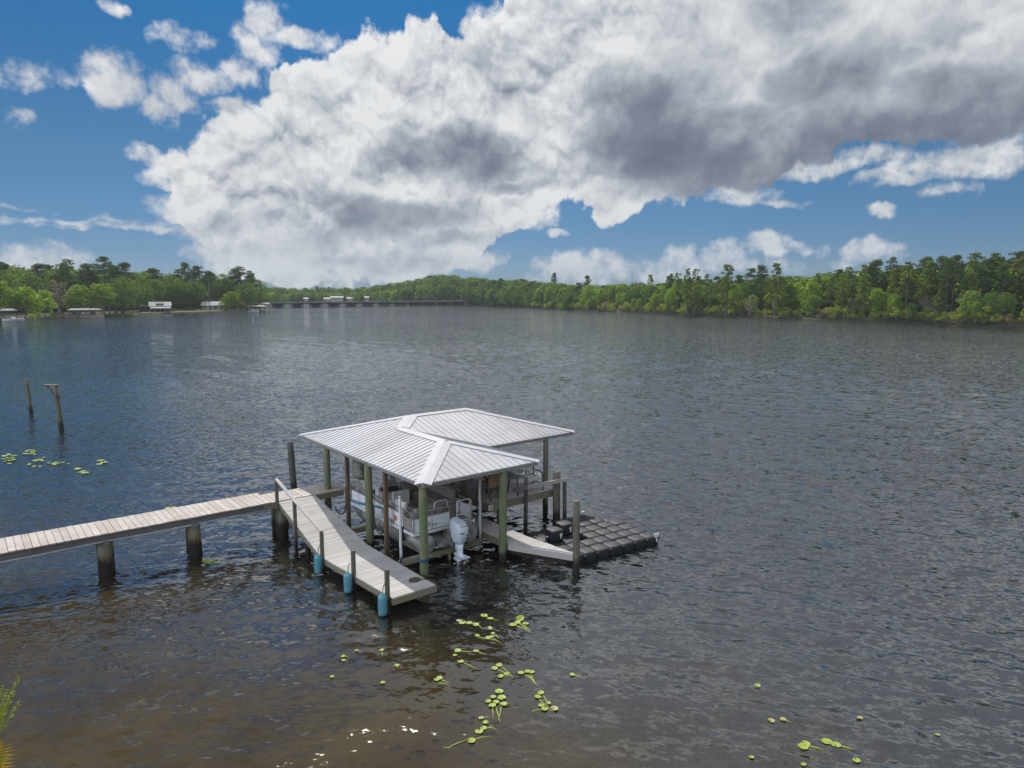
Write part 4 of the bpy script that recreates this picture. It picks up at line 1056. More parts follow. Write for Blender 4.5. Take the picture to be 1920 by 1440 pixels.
M['leafy'] = leaf_mat('bright_leaves', (.085, .155, .026), (.165, .25, .042), (.22, .29, .065), .45)
M['oak'] = leaf_mat('oak_leaves', (.055, .102, .031), (.105, .172, .050), (.15, .205, .065), .35)
M['shrub'] = leaf_mat('shrub_leaves', (.12, .175, .040), (.21, .255, .065), (.28, .28, .10), .4)
M['moss'] = leaf_mat('grey_moss', (.14, .135, .105), (.20, .19, .15), (.10, .13, .06), .25)
M['drygrass'] = leaf_mat('dry_brush', (.16, .13, .075), (.20, .18, .10), (.12, .14, .05), .3)
M['bark'] = plain('bark', (.11, .09, .07), .95, 0, .25, 3, c2=(.055, .045, .035))
M['palebark'] = plain('pale_bark', (.24, .22, .19), .95, 0, .2, 3)
PROTO = {}
def leaves(rng, blobs, n, size, flat=.35, hollow=.55):
    """n leaf sprays scattered through clumps: blobs (x, y, z, rx, ry, rz)"""
    B = np.array(blobs, float); vol = (B[:, 3] * B[:, 4] * B[:, 5]) ** .75
    idx = rng.choice(len(B), n, p=vol / vol.sum()); b = B[idx]
    d = rng.normal(size=(n, 3)); d /= np.linalg.norm(d, axis=1)[:, None]
    r = rng.uniform(hollow ** 3, 1.15, n) ** (1 / 3)
    c = b[:, :3] + d * b[:, 3:6] * r[:, None]
    nrm = d * .7 + rng.normal(size=(n, 3)) * .6 + np.array([0, 0, flat]); nrm /= np.linalg.norm(nrm, axis=1)[:, None]
    a = np.cross(nrm, rng.normal(size=(n, 3))); a /= np.linalg.norm(a, axis=1)[:, None]; e = np.cross(nrm, a)
    s = size * rng.uniform(.55, 1.3, n)[:, None]; w = s * rng.uniform(.45, .8, n)[:, None]
    # a bent kite: two triangles folded along the midrib
    v = np.stack([c - a * s * .5, c + e * w * .5 + nrm * s * .1, c + a * s * .5, c - e * w * .5 + nrm * s * .1], 1).reshape(-1, 3)
    k = np.arange(n) * 4
    f = np.concatenate([np.stack([k, k + 1, k + 2], 1), np.stack([k, k + 2, k + 3], 1)])
    return v, f
def leaf_mesh(name, v, f, mat):
    me = bpy.data.meshes.new(name); me.vertices.add(len(v)); me.vertices.foreach_set('co', v.astype(np.float32).ravel())
    me.loops.add(f.size); me.loops.foreach_set('vertex_index', f.astype(np.int32).ravel())
    me.polygons.add(len(f)); me.polygons.foreach_set('loop_start', (np.arange(len(f)) * 3).astype(np.int32)); me.update(calc_edges=True)
    me.materials.append(mat); return me
def make_tree(kind, variant):
    rng = np.random.default_rng(hash((kind, variant)) % 9973 if False else (sum(map(ord, kind)) * 31 + variant * 101)); r = random.Random(sum(map(ord, kind)) + variant)
    tb = MB(); blobs = []; U = lambda a, b: r.uniform(a, b)
    if kind == 'pine':
        h = 20; lean = (U(-.6, .6), U(-.6, .6)); ax = lambda f: Vector((lean[0] * f * f, lean[1] * f * f, h * f))
        tb.tube([ax(f) for f in (0, .25, .5, .75, .97)], [.27, .23, .18, .12, .05], 7); k0 = (.52, .60, .66)[variant % 3]
        for i in range(15 + 3 * (variant % 3)):
            f = k0 + (1 - k0) * ((i + U(0, .8)) / 16); f = min(f, 1.0); a = U(0, 6.28); q = (3.4 - 2.3 * max(0, (f - k0) / (1 - k0)) ** 1.6) * U(.45, 1.05)
            p = ax(f); e = p + Vector((math.cos(a) * q, math.sin(a) * q, U(.2, 1.3))); tb.tube([p, (p + e) / 2 + Vector((0, 0, .1)), e], [.07, .05, .02], 5, False)
            s = U(.8, 1.45); blobs.append((*e, s * 1.15, s * 1.15, s * .55))
        blobs.append((*ax(1.0), 1.0, 1.0, .7)); n, size, mat, bark = 2000, .52, 'pine', 'bark'
    elif kind == 'cypress':
        h = 18; ax = lambda f: Vector((U(-.05, .05), U(-.05, .05), h * f))
        tb.tube([ax(f) for f in (0, .08, .3, .6, .9, 1)], [.5, .3, .23, .16, .07, .02], 7); k0 = (.22, .34, .12)[variant % 3]
        for i in range(34):
            f = k0 + (1 - k0) * (i / 34) ** .9; a = i * 2.4 + U(-.4, .4); q = ((1 - f) * 3.9 + .9) * U(.45, 1.05)
            p = ax(f); e = p + Vector((math.cos(a) * q, math.sin(a) * q, U(-.4, .5))); tb.tube([p, e], [.05, .015], 4, False)
            s = U(.55, 1.0) * (.7 + .5 * (1 - f)); blobs.append((*e, s * 1.1, s * 1.1, s * .8))
            if r.random() < .5: blobs.append((*p.lerp(e, .5), s * .8, s * .8, s * .7))
        n, size, mat, bark = 2900, .52, 'cypress', 'bark'
    elif kind in ('leafy', 'oak'):
        h = 11 if kind == 'leafy' else 14; w = 4.0 if kind == 'leafy' else 6.0
        tb.tube([(0, 0, 0), (U(-.2, .2), U(-.2, .2), h * .2), (U(-.4, .4), U(-.4, .4), h * .45)], [.3, .25, .18], 7)
        for i in range(22):
            a = i * 2.4 + U(-.5, .5); f = (i + .5) / 22; zz = h * (.18 + .74 * f); q = w * math.sqrt(max(.05, 1 - ((f - .30) / .75) ** 2)) * U(.5, .98)
            e = Vector((math.cos(a) * q, math.sin(a) * q, zz)); tb.tube([(0, 0, h * .22 + f * h * .22), e * .55 + Vector((0, 0, h * .1)), e], [.11, .06, .02], 5, False)
            s = U(1.1, 1.9) * w / 4.6; blobs.append((*e, s, s, s * .75))
        blobs.append((0, 0, h * .9, w * .35, w * .35, h * .1)); blobs.append((0, 0, h * .55, w * .6, w * .6, h * .25))
        n, size, mat, bark = (2500, .55, 'leafy', 'palebark') if kind == 'leafy' else (3200, .6, 'oak', 'bark')
    elif kind == 'moss':
        h = 10; tb.tube([(0, 0, 0), (.2, .1, 3), (.1, .2, 6)], [.3, .22, .12], 7)
        for i in range(26):
            a = i * 2.4; f = (i + .5) / 26; q = U(1.2, 3.6) * math.sqrt(max(.1, 1 - (f - .4) ** 2 * 2)); e = Vector((math.cos(a) * q, math.sin(a) * q, h * (.25 + .75 * f)))
            tb.tube([(.1, .1, 2 + f * 4), e * .6 + Vector((0, 0, 1.2)), e], [.09, .06, .02], 5, False)
            for _ in range(2):
                e2 = e + Vector((U(-.8, .8), U(-.8, .8), U(-.2, .9))); tb.tube([e * .8 + Vector((0, 0, .5)), e2], [.03, .01], 4, False)
            s = U(.4, .8); blobs.append((*e, s, s, s * 1.2))
        n, size, mat, bark = 900, .42, 'moss', 'palebark'
    elif kind in ('shrub', 'drybrush'):
        h = 3.2
        for i in range(12):
            a = i * 2.4; q = U(.2, 1.9); e = Vector((math.cos(a) * q, math.sin(a) * q, h * U(.25, .95) * (1 - q * .14))); tb.tube([(U(-.3, .3), U(-.3, .3), 0), e], [.05, .015], 4, False)
            s = U(.5, .95); blobs.append((*e, s, s, s * .8))
        n, size, mat, bark = 900, .36, ('shrub' if kind == 'shrub' else 'drygrass'), 'palebark'
    elif kind == 'palm':
        h = 5.5; tb.tube([(0, 0, 0), (.1, 0, 2), (.05, .1, h - 1)], [.22, .19, .2], 8); V, F = [], []
        for i in range(46):
            a = i * 2.4; el = R(-35 + 110 * (i / 46)); L = U(1.5, 2.0); d = Vector((math.cos(a) * math.cos(el), math.sin(a) * math.cos(el), math.sin(el))); s = d.cross(Vector((0, 0, 1))).normalized(); o = Vector((.05, .1, h - .9))
            for k in range(7):
                q = (k - 3) * .22; e = o + (d * math.cos(q) + s * math.sin(q)) * L + Vector((0, 0, -.35)); m0 = o + d * L * .45; b = len(V); pw = (s if abs(q) < .5 else d) * .06
                V += [m0 - pw, m0 + pw, e]; F.append((b, b + 1, b + 2))
        return tb, leaf_mesh('crown', np.array([tuple(p) for p in V]), np.array(F), M['oak']), M['bark']
    v, f = leaves(rng, blobs, n, size)
    return tb, leaf_mesh('crown', v, f, M[mat]), M[bark]
CAT = {'pine': 'pine tree', 'cypress': 'cypress tree', 'leafy': 'tree', 'oak': 'oak tree', 'moss': 'tree', 'shrub': 'shrub', 'drybrush': 'shrub', 'palm': 'palm tree'}
NAM = {'pine': 'pine_tree', 'cypress': 'cypress_tree', 'leafy': 'broadleaf_tree', 'oak': 'oak_tree', 'moss': 'mossy_tree', 'shrub': 'shrub', 'drybrush': 'dry_shrub', 'palm': 'palm_tree'}
def tree(kind, x, y, h, label, group=None, variant=0, wide=1.0, z=.5, rot=None):
    base = {'pine': 20, 'cypress': 18, 'leafy': 11, 'oak': 14, 'moss': 10, 'shrub': 3.2, 'drybrush': 3.2, 'palm': 5.5}[kind]
    s = h / base; sc = (s * wide, s * wide, s); rz = random.uniform(0, 6.28) if rot is None else rot
    key = (kind, variant % 3)
    if key not in PROTO:
        t = thing(NAM[kind], label, CAT[kind], (0, 0, 0), False, group); ORG[t.name] = (0, 0, 0)
        tb, me, bark = make_tree(kind, variant % 3)
        tb.build('trunk', bark, t); cr = bpy.data.objects.new('crown', me); col.objects.link(cr); cr.parent = t
        PROTO[key] = t; t.location = (x, y, z); t.rotation_euler = (0, 0, rz); t.scale = sc
        return t
    c = copy_thing(PROTO[key], (x, y, z), rz, sc, label, group)
    if not group and 'group' in c: del c['group']
    return c
random.seed(5)
def wpx(px, dist_y):                       # world x of a bearing read off the photograph at a given distance
    return (px - 960) / 1300 * math.sqrt(1 + (170 / 1300) ** 2) * dist_y
def shore_y(shore, x, y):                  # nearest distance to the shoreline, for spacing
    return min((Vector((x, y)) - Vector(p)).length for p in shore)
def along(shore, step, off, jitter, a=0.0, b=1.0, side=(.8, .6)):
    P = [Vector(p) for p in shore]; L = [0]
    for i in range(len(P) - 1): L.append(L[-1] + (P[i + 1] - P[i]).length)
    s = L[-1] * a; out = []
    while s < L[-1] * b:
        i = max(k for k in range(len(L)) if L[k] <= s); i = min(i, len(P) - 2); f = (s - L[i]) / (L[i + 1] - L[i]); p = P[i].lerp(P[i + 1], f)
        o = off + random.uniform(-jitter, jitter); out.append((p.x + side[0] * o + random.uniform(-jitter, jitter) * .5, p.y + side[1] * o)); s += step * random.uniform(.75, 1.3)
    return out
RB = [(10, 396), (27, 351), (48, 301), (64.5, 263), (89, 224), (111.6, 197), (124, 175), (136, 153)]
# --- right bank: front brush, then broadleaf trees, then tall pines and cypresses
for i, (x, y) in enumerate(along(RB, 3.3, 1.8, 1.0)):
    k = random.choices(('shrub', 'drybrush', 'leafy'), (.70, .16, .14))[0]
    lab = {'shrub': 'one of the low yellow-green shrubs lining the water along the right bank', 'drybrush': 'one of the low grey-tan dry shrubs at the water edge of the right bank', 'leafy': 'one of the small bright green trees at the front edge of the right bank'}[k]
    tree(k, x, y, random.uniform(2.0, 4.2) if k != 'leafy' else random.uniform(4, 6.5), lab, {'shrub': 'green shrubs along the right bank', 'drybrush': 'dry shrubs along the right bank', 'leafy': 'small trees along the right bank'}[k], i, 1.1 if k != 'leafy' else .8, .3)
for i, (x, y) in enumerate(along(RB, 4.4, 7.5, 3.5)):
    k = random.choices(('leafy', 'oak', 'cypress'), (.66, .16, .18))[0]
    lab = {'leafy': 'one of the bright green broadleaf trees crowding behind the shrubs on the right bank', 'oak': 'one of the darker green round trees among the brighter ones on the right bank', 'cypress': 'one of the short feathery cypresses among the broadleaf trees of the right bank'}[k]
    tree(k, x, y, random.uniform(7.0, 12.0) if k != 'cypress' else random.uniform(9, 13.5), lab, {'leafy': 'bright broadleaf trees of the right bank', 'oak': 'dark round trees of the right bank', 'cypress': 'short cypresses of the right bank'}[k], i, random.uniform(.75, 1.0), .6)
for i, (x, y) in enumerate(along(RB, 3.7, 15.0, 7.0, .40)):
    k = random.choices(('pine', 'cypress', 'oak'), (.5, .35, .15))[0]
    lab = {'pine': 'one of the tall dark pines rising in the ragged treetop line of the right bank', 'cypress': 'one of the tall feathery cypresses at the back of the right bank', 'oak': 'one of the big dark trees filling the back of the right bank'}[k]
    hh = random.uniform(12.0, 17.0) if k != 'oak' else random.uniform(10.5, 13)
    tree(k, x, y, hh * (1.06 if x > 95 else .95), lab, {'pine': 'tall pines of the right bank', 'cypress': 'tall cypresses of the right bank', 'oak': 'big dark trees of the right bank'}[k], i, random.uniform(.85, 1.15), .8)
# the ones that stand out
def at_px(px, y): return (wpx(px, y), y)
for kind, px, y, h, lab, v, w in (
        ('cypress', 1283, 258, 16.5, 'slim bare-stemmed cypress, left one of a close pair on the right bank', 1, .8),
        ('cypress', 1298, 257, 16.8, 'cypress leafy to its foot, right one of a close pair on the right bank', 2, .85),
        ('cypress', 1357, 242, 17.6, 'tall broad-topped cypress above the right bank just past the close pair', 0, 1.15),
        ('cypress', 1446, 228, 17.4, 'tall pointed cypress at the water edge of the right bank', 0, 1.0),
        ('cypress', 1607, 212, 16.4, 'narrow tower-like cypress rising from bright green brush on the right bank', 2, .8),
        ('cypress', 1688, 202, 16.4, 'broad olive green cypress with a tall trunk near the right end of the bank', 1, 1.25),
        ('cypress', 1665, 208, 15.4, 'dark slender cypress beside the broad olive one', 0, .8),
        ('pine', 1748, 212, 17.2, 'tall pine with bare pale trunk and small top near the right end', 2, .9),
        ('pine', 1840, 205, 18.6, 'highest dark pine with layered flat clumps at the right end of the treeline', 0, 1.15),
        ('pine', 1885, 200, 18.2, 'spreading dark pine next to the right edge of the picture', 1, 1.2),
        ('pine', 1098, 352, 15.2, 'lone pine with two flat tufts poking above the low middle treeline', 2, .8),
        ('pine', 1038, 395, 17.5, 'far pine with a small tuft sticking up over the dark middle woods', 2, .7),
        ('moss', 1400, 238, 6.5, 'grey leafless shrubby tree at the water edge below the tall pointed cypress', 0, 1.1),
        ('moss', 1590, 214, 6.0, 'pale grey bare tree at the water edge below the narrow cypress', 1, 1.0),
        ('moss', 1730, 196, 6.5, 'grey mossy tree with leaning bare stems at the water edge near the right end', 2, 1.2),
        ('moss', 1810, 186, 8.0, 'tall grey mossy tree in the bright brush at the right end of the bank', 0, 1.0),
        ('oak', 1700, 196, 5.0, 'dark low bush with pale dead branches below the broad olive cypress', 1, .7)):
    x, yy = at_px(px, y); tree(kind, x, yy, h, lab, None, v, w, .5)
# --- left bank
for kind, px, y, h, lab, v, w in (
        ('leafy', 8, 212, 11.5, 'brightest yellow-green tree at the left edge above the covered dock', 0, 1.2),
        ('leafy', 62, 216, 9.5, 'wide bright green tree leaning over the water beside the left covered dock', 1, 1.5),
        ('leafy', 95, 226, 8.5, 'pale green tree with drooping edge just left of the grey mossy tree', 2, 1.1),
        ('moss', 122, 238, 11.5, 'grey-brown mossy tree standing among green ones on the left bank', 1, 1.3),
        ('leafy', 160, 246, 10.5, 'rounded mid-green tree behind the long low boat shelter', 1, 1.35),
        ('leafy', 205, 248, 11.0, 'large rounded green tree right of the long low boat shelter', 0, 1.4),
        ('palm', 216, 243, 6.0, 'bushy palm at the water between the low boat shelter and the white house', 0, 1.3),
        ('oak', 240, 258, 13.0, 'broad shady oak left of the white roofed house', 0, 1.2),
        ('oak', 272, 275, 12.5, 'rounded grey-green oak behind the small shed', 1, 1.0),
        ('oak', 300, 285, 13.0, 'pale rounded oak rising directly behind the white roofed house', 2, 1.1),
        ('oak', 345, 290, 13.5, 'spreading oak between the two white houses', 0, 1.35),
        ('oak', 372, 296, 12.5, 'grey-green oak hanging over the left end of the long white house', 1, 1.1),
        ('leafy', 442, 296, 8.2, 'bright lime green tree right of the long white house', 2, 1.5),
        ('oak', 470, 305, 12.0, 'dark tree behind the lime green one at the tip of the left bank', 0, 1.1),
        ('pine', 146, 268, 19.6, 'tall dark pine, broad topped, on the skyline over the grey mossy tree', 0, 1.2),
        ('pine', 213, 282, 20.6, 'tallest rounded pine on the left skyline', 1, 1.2),
        ('pine', 250, 290, 18.4, 'flat-topped pine on the skyline left of the white roofed house', 2, 1.2),
        ('pine', 345, 300, 17.0, 'pine crown with gaps on the skyline between the two houses', 0, 1.1),
        ('pine', 360, 305, 19.0, 'thin high pine tuft on the skyline above the long white house', 2, .9),
        ('pine', 385, 305, 18.0, 'leaning pine crown above the long white house', 1, 1.15),
        ('pine', 462, 318, 18.8, 'big dark layered pine at the tip of the left bank', 0, 1.35),
        ('oak', 492, 322, 13.5, 'dark tree sloping down to the water at the very tip of the left bank', 2, 1.0)):
    x, yy = at_px(px, y); tree(kind, x, yy, h, lab, None, v, w, .7)
for i, (px, y, h) in enumerate([(132, 272, 17.5), (178, 280, 17.5), (195, 284, 18.5), (232, 288, 17.5), (300, 300, 16.5), (372, 306, 17), (398, 308, 16), (452, 316, 17), (476, 322, 17), (30, 262, 17), (92, 268, 17)]):
    x, yy = at_px(px, y); tree('pine', x, yy, h, 'one of the shorter dark pines merging into the skyline of the left bank', 'pines of the left skyline', i + 1, random.uniform(1.1, 1.4), .8)
lb = 'one of the dark green trees filling the wood behind the left bank'
for i, (px, y, h) in enumerate([(-30, 225, 14), (18, 240, 15), (40, 258, 16), (75, 258, 15), (105, 268, 15.5), (128, 275, 16), (165, 280, 15), (185, 292, 16.5), (200, 300, 16), (230, 292, 16), (262, 300, 16), (285, 312, 16.5), (310, 308, 15), (330, 315, 16), (405, 318, 15.5), (425, 320, 16), (440, 322, 14.5), (480, 330, 15)]):
    x, yy = at_px(px, y); tree(('oak', 'oak', 'pine')[i % 3] if h < 16 else 'oak', x, yy, h, lb, 'trees of the left wood', i, random.uniform(1.0, 1.3), .8)
for i, (px, y) in enumerate([(70, 208), (85, 214), (110, 233), (125, 238), (150, 243), (185, 241), (228, 252), (240, 256), (258, 262), (330, 279), (345, 285), (362, 287), (372, 288), (432, 298), (448, 299), (460, 303), (300, 268), (385, 290)]):
    x, yy = at_px(px, y); tree('shrub', x, yy, random.uniform(1.2, 2.2), 'one of the small green shrubs at the waterside of the left bank', 'shrubs along the left bank', i, 1.1, .4)
# --- far woods: read as one mass beyond the bridge and behind either bank
def wood_mass(name, label, spots, seed):
    rng = np.random.default_rng(seed); V, F, o = [], [], 0; cols = []
    src = {k: make_tree(*k)[1] for k in (('oak', 0), ('pine', 1), ('leafy', 2))}
    arr = {}
    for k, me in src.items():
        v = np.empty(len(me.vertices) * 3, np.float32); me.vertices.foreach_get('co', v); f = np.empty(len(me.polygons) * 3, np.int32); me.loops.foreach_get('vertex_index', f)
        arr[k] = (v.reshape(-1, 3), f.reshape(-1, 3)); 
    mats = [M['oak'], M['pine'], M['leafy']]; ids = []
    for x, y, h, kk in spots:
        k = list(arr)[kk]; v, f = arr[k]; base = {'oak': 14, 'pine': 20, 'leafy': 11}[k[0]]; s = h / base; a = rng.uniform(0, 6.28); c, q = math.cos(a), math.sin(a); w = s * rng.uniform(.95, 1.35)
        n = len(v) // 4; keep = rng.random(n) < .45; idx = np.where(keep)[0]
        vv = v.reshape(n, 4, 3)[idx]; ctr = vv.mean(1, keepdims=True); vv = (ctr + (vv - ctr) * 1.5).reshape(-1, 3)
        p = np.stack([(vv[:, 0] * c - vv[:, 1] * q) * w + x, (vv[:, 0] * q + vv[:, 1] * c) * w + y, vv[:, 2] * s - .3], 1)
        b = np.arange(len(idx)) * 4 + o; V.append(p); F.append(np.concatenate([np.stack([b, b + 1, b + 2], 1), np.stack([b, b + 2, b + 3], 1)])); ids.append(np.full(2 * len(idx), kk)); o += len(p)
    me = leaf_mesh(name, np.vstack(V), np.vstack(F), mats[0]); me.materials.append(mats[1]); me.materials.append(mats[2])
    me.polygons.foreach_set('material_index', np.concatenate(ids).astype(np.int32))
    ob = bpy.data.objects.new(name, me); col.objects.link(ob); tag(ob, label, 'wood', kind='stuff')
    for me2 in src.values(): bpy.data.meshes.remove(me2)
R2 = random.Random(77); sp = []
for px in range(495, 860, 5):              # beyond the bridge
    for row in range(3):
        y = 560 + row * 22 + R2.uniform(-8, 8) - max(0, (px - 700)) * .35; px2 = px + R2.uniform(-4, 4)
        top = 12 + (px > 690) * min(9, (px - 690) * .07) + R2.uniform(-1.6, 1.6); k = R2.choices((0, 1, 2), (.45, .05, .5) if row == 0 else (.75, .2, .05))[0]
        sp.append((wpx(px2, y), y, top * (.72 if row == 0 else 1.0) * (.98 if k == 1 else 1), k))
sp += [(x + R2.uniform(-2, 2), y - 3, R2.uniform(3.5, 5.5), 2) for x, y, h_, k_ in sp[::2]] + [(x + R2.uniform(-2, 2), y + 3, R2.uniform(4, 6), 0) for x, y, h_, k_ in sp[1::2]]
wood_mass('far_woods', 'low green woods closing the river beyond the bridge', sp, 1)
sp = []
for px in range(812, 1075, 4):             # dark middle wood on the right bank past the bridge end
    y0 = np.interp(px, [800, 870, 960, 1060, 1100], [505, 482, 424, 354, 330])
    for row in range(3):
        y = y0 + 6 + row * 14 + R2.uniform(-5, 5); k = R2.choices((0, 1, 2), (.72, .23, .05))[0]; top = np.interp(px, [812, 880, 960, 1000, 1075], [17.5, 18, 15.5, 14, 11.5]) + R2.uniform(-1.4, 1.6)
        sp.append((wpx(px + R2.uniform(-4, 4), y), y, top * (.7 if row == 0 else 1.0), k))
sp += [(x + R2.uniform(-2, 2), y - 3, R2.uniform(3.5, 5.5), 2) for x, y, h_, k_ in sp[::2]] + [(x + R2.uniform(-2, 2), y + 3, R2.uniform(4, 6), 0) for x, y, h_, k_ in sp[1::2]]
wood_mass('middle_woods', 'dark dense woods along the shore right of the bridge end', sp, 2)
sp = []
for px in range(1060, 2060, 9):            # backing of the right bank
    y0 = np.interp(px, [1060, 1170, 1280, 1480, 1700, 1880, 2100], [351, 301, 263, 224, 197, 175, 154])
    for row in range(2):
        y = y0 + 24 + row * 12 + R2.uniform(-5, 5); k = R2.choices((0, 1, 2), (.6, .25, .15))[0]; top = np.interp(px, [1060, 1200, 1400, 1600, 1800, 2000], [11.5, 12, 13, 14.5, 16, 17]) + R2.uniform(-1.5, 1.5)
        sp.append((wpx(px + R2.uniform(-5, 5), y), y, top, k))
sp += [(x + R2.uniform(-2, 2), y - 3, R2.uniform(3.5, 5.5), 2) for x, y, h_, k_ in sp[::2]] + [(x + R2.uniform(-2, 2), y + 3, R2.uniform(4, 6), 0) for x, y, h_, k_ in sp[1::2]]
wood_mass('right_woods', 'dense green woods filling in behind the trees of the right bank', sp, 3)
sp = []
for px in range(-120, 500, 9):
    y0 = np.interp(px, [-120, 0, 200, 300, 400, 500], [235, 262, 305, 322, 332, 345])
    for row in range(2):
        y = y0 + row * 14 + R2.uniform(-5, 5); k = R2.choices((0, 1, 2), (.65, .25, .10))[0]; top = np.interp(px, [-120, 100, 300, 420, 500], [16.5, 16.5, 15, 13, 8]) + R2.uniform(-3.5, 3.0)
        sp.append((wpx(px + R2.uniform(-5, 5), y), y, top, k))
sp += [(x + R2.uniform(-2, 2), y - 3, R2.uniform(3.5, 5.5), 2) for x, y, h_, k_ in sp[::2]] + [(x + R2.uniform(-2, 2), y + 3, R2.uniform(4, 6), 0) for x, y, h_, k_ in sp[1::2]]
wood_mass('left_woods', 'dense dark woods filling in behind the houses of the left bank', sp, 4)

# ------------------------------------------------------------------ bridge, houses and shelters on the far shores
M['post_dark2'] = plain('dark_bents', (.012, .012, .013), .9, 0, .1, 1)
def build_bridge():
    P0, P1 = Vector((-142, 379, 0)), Vector((-30.5, 471, 0)); d = (P1 - P0).normalized(); s = Vector((-d.y, d.x, 0)); L = (P1 - P0).length
    t = thing('trestle_bridge', 'long low dark trestle bridge crossing the river in the distance', 'bridge', tuple(P0), False)
    up = Vector((0, 0, 1))
    MB().beam(P0 - d * 30 + up * 2.75, P1 + d * 6 + up * 2.72, 5.0, .42).build('deck', M['concrete'], t)
    b = MB()
    for k in (-1, 1): b.beam(P0 - d * 30 + s * 2.4 * k + up * 3.2, P1 + d * 6 + s * 2.4 * k + up * 3.2, .12, .16)
    b.build('guard_rail', M['concrete'], t)
    n = 13
    for i in range(n):
        c = P0 + d * (L * (i + .35) / n); q = MB()
        for j in range(6): q.tube([c + d * (j - 2.5) * .98 + s * (-1.6) - up * 2, c + d * (j - 2.5) * .98 + s * (-1.6) + up * 2.3], .32, 7); q.tube([c + d * (j - 2.5) * .98 + s * 1.8 - up * 2, c + d * (j - 2.5) * .98 + s * 1.8 + up * 2.3], .32, 7)
        for z in (2.05,): q.beam(c - d * 2.9 + s * (-1.6) + up * z, c + d * 2.9 + s * (-1.6) + up * z, .6, .8); q.beam(c - d * 2.9 + s * 1.8 + up * z, c + d * 2.9 + s * 1.8 + up * z, .45, .5)
        q.build('bent', M['post_dark2'], t)
    MB().tube([P0 - d * 20 + s * -2.3 + up * .35, P1 + s * -2.3 + up * .35], .12, 6).build('pipe', M['concrete'], t)
build_bridge()
def face_to(x, y): return math.atan2(y, x) - math.pi / 2   # yaw that turns a front (-y) towards the camera
def house(name, label, x, y, z, w, d, hw, hr, roof_m, wall_m, wins, porch=True, chimney=False, gable=True, yaw=None):
    rz = face_to(x, y) if yaw is None else yaw
    t = thing(name, label, 'house' if 'house' in name else 'building', (x, y, z), False, None, rz); ORG[t.name] = (0, 0, 0)
    MB().box(-w / 2, w / 2, -d / 2, d / 2, -.6, hw).build('wall', wall_m, t)
    o = .45; r = MB(); yy = d / 2 + o
    for sg in (-1, 1):
        a, b_, c, e = (-w / 2 - o, sg * yy, hw - .05), (w / 2 + o, sg * yy, hw - .05), (w / 2 + o, 0, hw + hr), (-w / 2 - o, 0, hw + hr)
        vs = [a, b_, c, e] + [(p[0], p[1], p[2] + .12) for p in (a, b_, c, e)]
        r.add(vs, [(0, 1, 2, 3), (4, 5, 6, 7), (0, 1, 5, 4), (1, 2, 6, 5), (2, 3, 7, 6), (3, 0, 4, 7)])
    rf = r.build('roof', roof_m, t)
    g = MB()
    for sx in (-w / 2, w / 2): g.add([(sx - .03, -d / 2, hw), (sx - .03, d / 2, hw), (sx - .03, 0, hw + hr - .08), (sx + .03, -d / 2, hw), (sx + .03, d / 2, hw), (sx + .03, 0, hw + hr - .08)], [(0, 1, 2), (5, 4, 3), (0, 3, 4, 1), (1, 4, 5, 2), (2, 5, 3, 0)])
    g.build('gable', wall_m, t)
    for wx, wz, ww, wh in wins:
        f = MB(); f.box(wx - ww / 2, wx + ww / 2, -d / 2 - .06, -d / 2 - .004, wz, wz + wh); f = f.build('window', M['house_white'], t)
        MB().box(wx - ww / 2 + .1, wx + ww / 2 - .1, -d / 2 - .09, -d / 2 - .062, wz + .1, wz + wh - .1).build('pane', M['glass'], f)
    if porch:
        MB().hexa([(-w / 2, -d / 2 - 2.4, hw - .75), (w / 2, -d / 2 - 2.4, hw - .75), (w / 2, -d / 2 - .02, hw - .12), (-w / 2, -d / 2 - .02, hw - .12)], [(-w / 2, -d / 2 - 2.4, hw - .65), (w / 2, -d / 2 - 2.4, hw - .65), (w / 2, -d / 2 - .02, hw - .02), (-w / 2, -d / 2 - .02, hw - .02)]).build('porch_roof', roof_m, t)
        for i in range(5):
            px = -w / 2 + .15 + (w - .3) * i / 4; MB().box(px - .09, px + .09, -d / 2 - 2.3, -d / 2 - 2.12, -.5, hw - .72).build('porch_post', M['house_white'], t)
        MB().box(-w / 2, w / 2, -d / 2 - 2.4, -d / 2 - .02, -.55, .05).build('porch_floor', M['seawall'], t)
    return t, rf
x, y = wpx(310, 272), 272
t, rf = house('house', 'white house with a shiny metal roof and a columned porch by the left shore', x, y, .9, 7.0, 5.6, 2.1, 1.6, M['metal_roof'], M['house_dark'], [(-2.4, .7, 1.0, 1.2), (-1.0, .7, .9, 1.2), (2.3, .7, 1.2, 1.2)], True)
b = MB(); b.hexa([(-1.4, -2.4, 2.5), (1.2, -2.4, 2.5), (1.2, -.8, 3.2), (-1.4, -.8, 3.2)], [(-1.4, -2.4, 3.05), (1.2, -2.4, 3.05), (1.2, -.8, 3.5), (-1.4, -.8, 3.5)]); b.build('dormer', M['house_dark'], rf)
b = MB(); b.box(-.25, .45, -2.84, -2.805, 0, 1.95); b.build('door', M['dark_roof'], t)
x, y = wpx(280, 278), 278
house('shed', 'small white roofed shed left of the porch house', x, y, .9, 3.2, 3, 1.9, .5, M['metal_roof'], M['house_dark'], [(.5, .7, .7, .7)], False)
x, y = wpx(408, 296), 296
house('house', 'long low white house with a grey roof near the tip of the left bank', x, y, .9, 8.6, 5.4, 2.0, 1.6, M['metal_roof'], M['house_white'], [(-3.4, .6, .9, 1.2), (-1.2, .6, 1.1, 1.2), (.8, .6, 1.1, 1.2), (3.2, .6, .9, 1.2)], False)
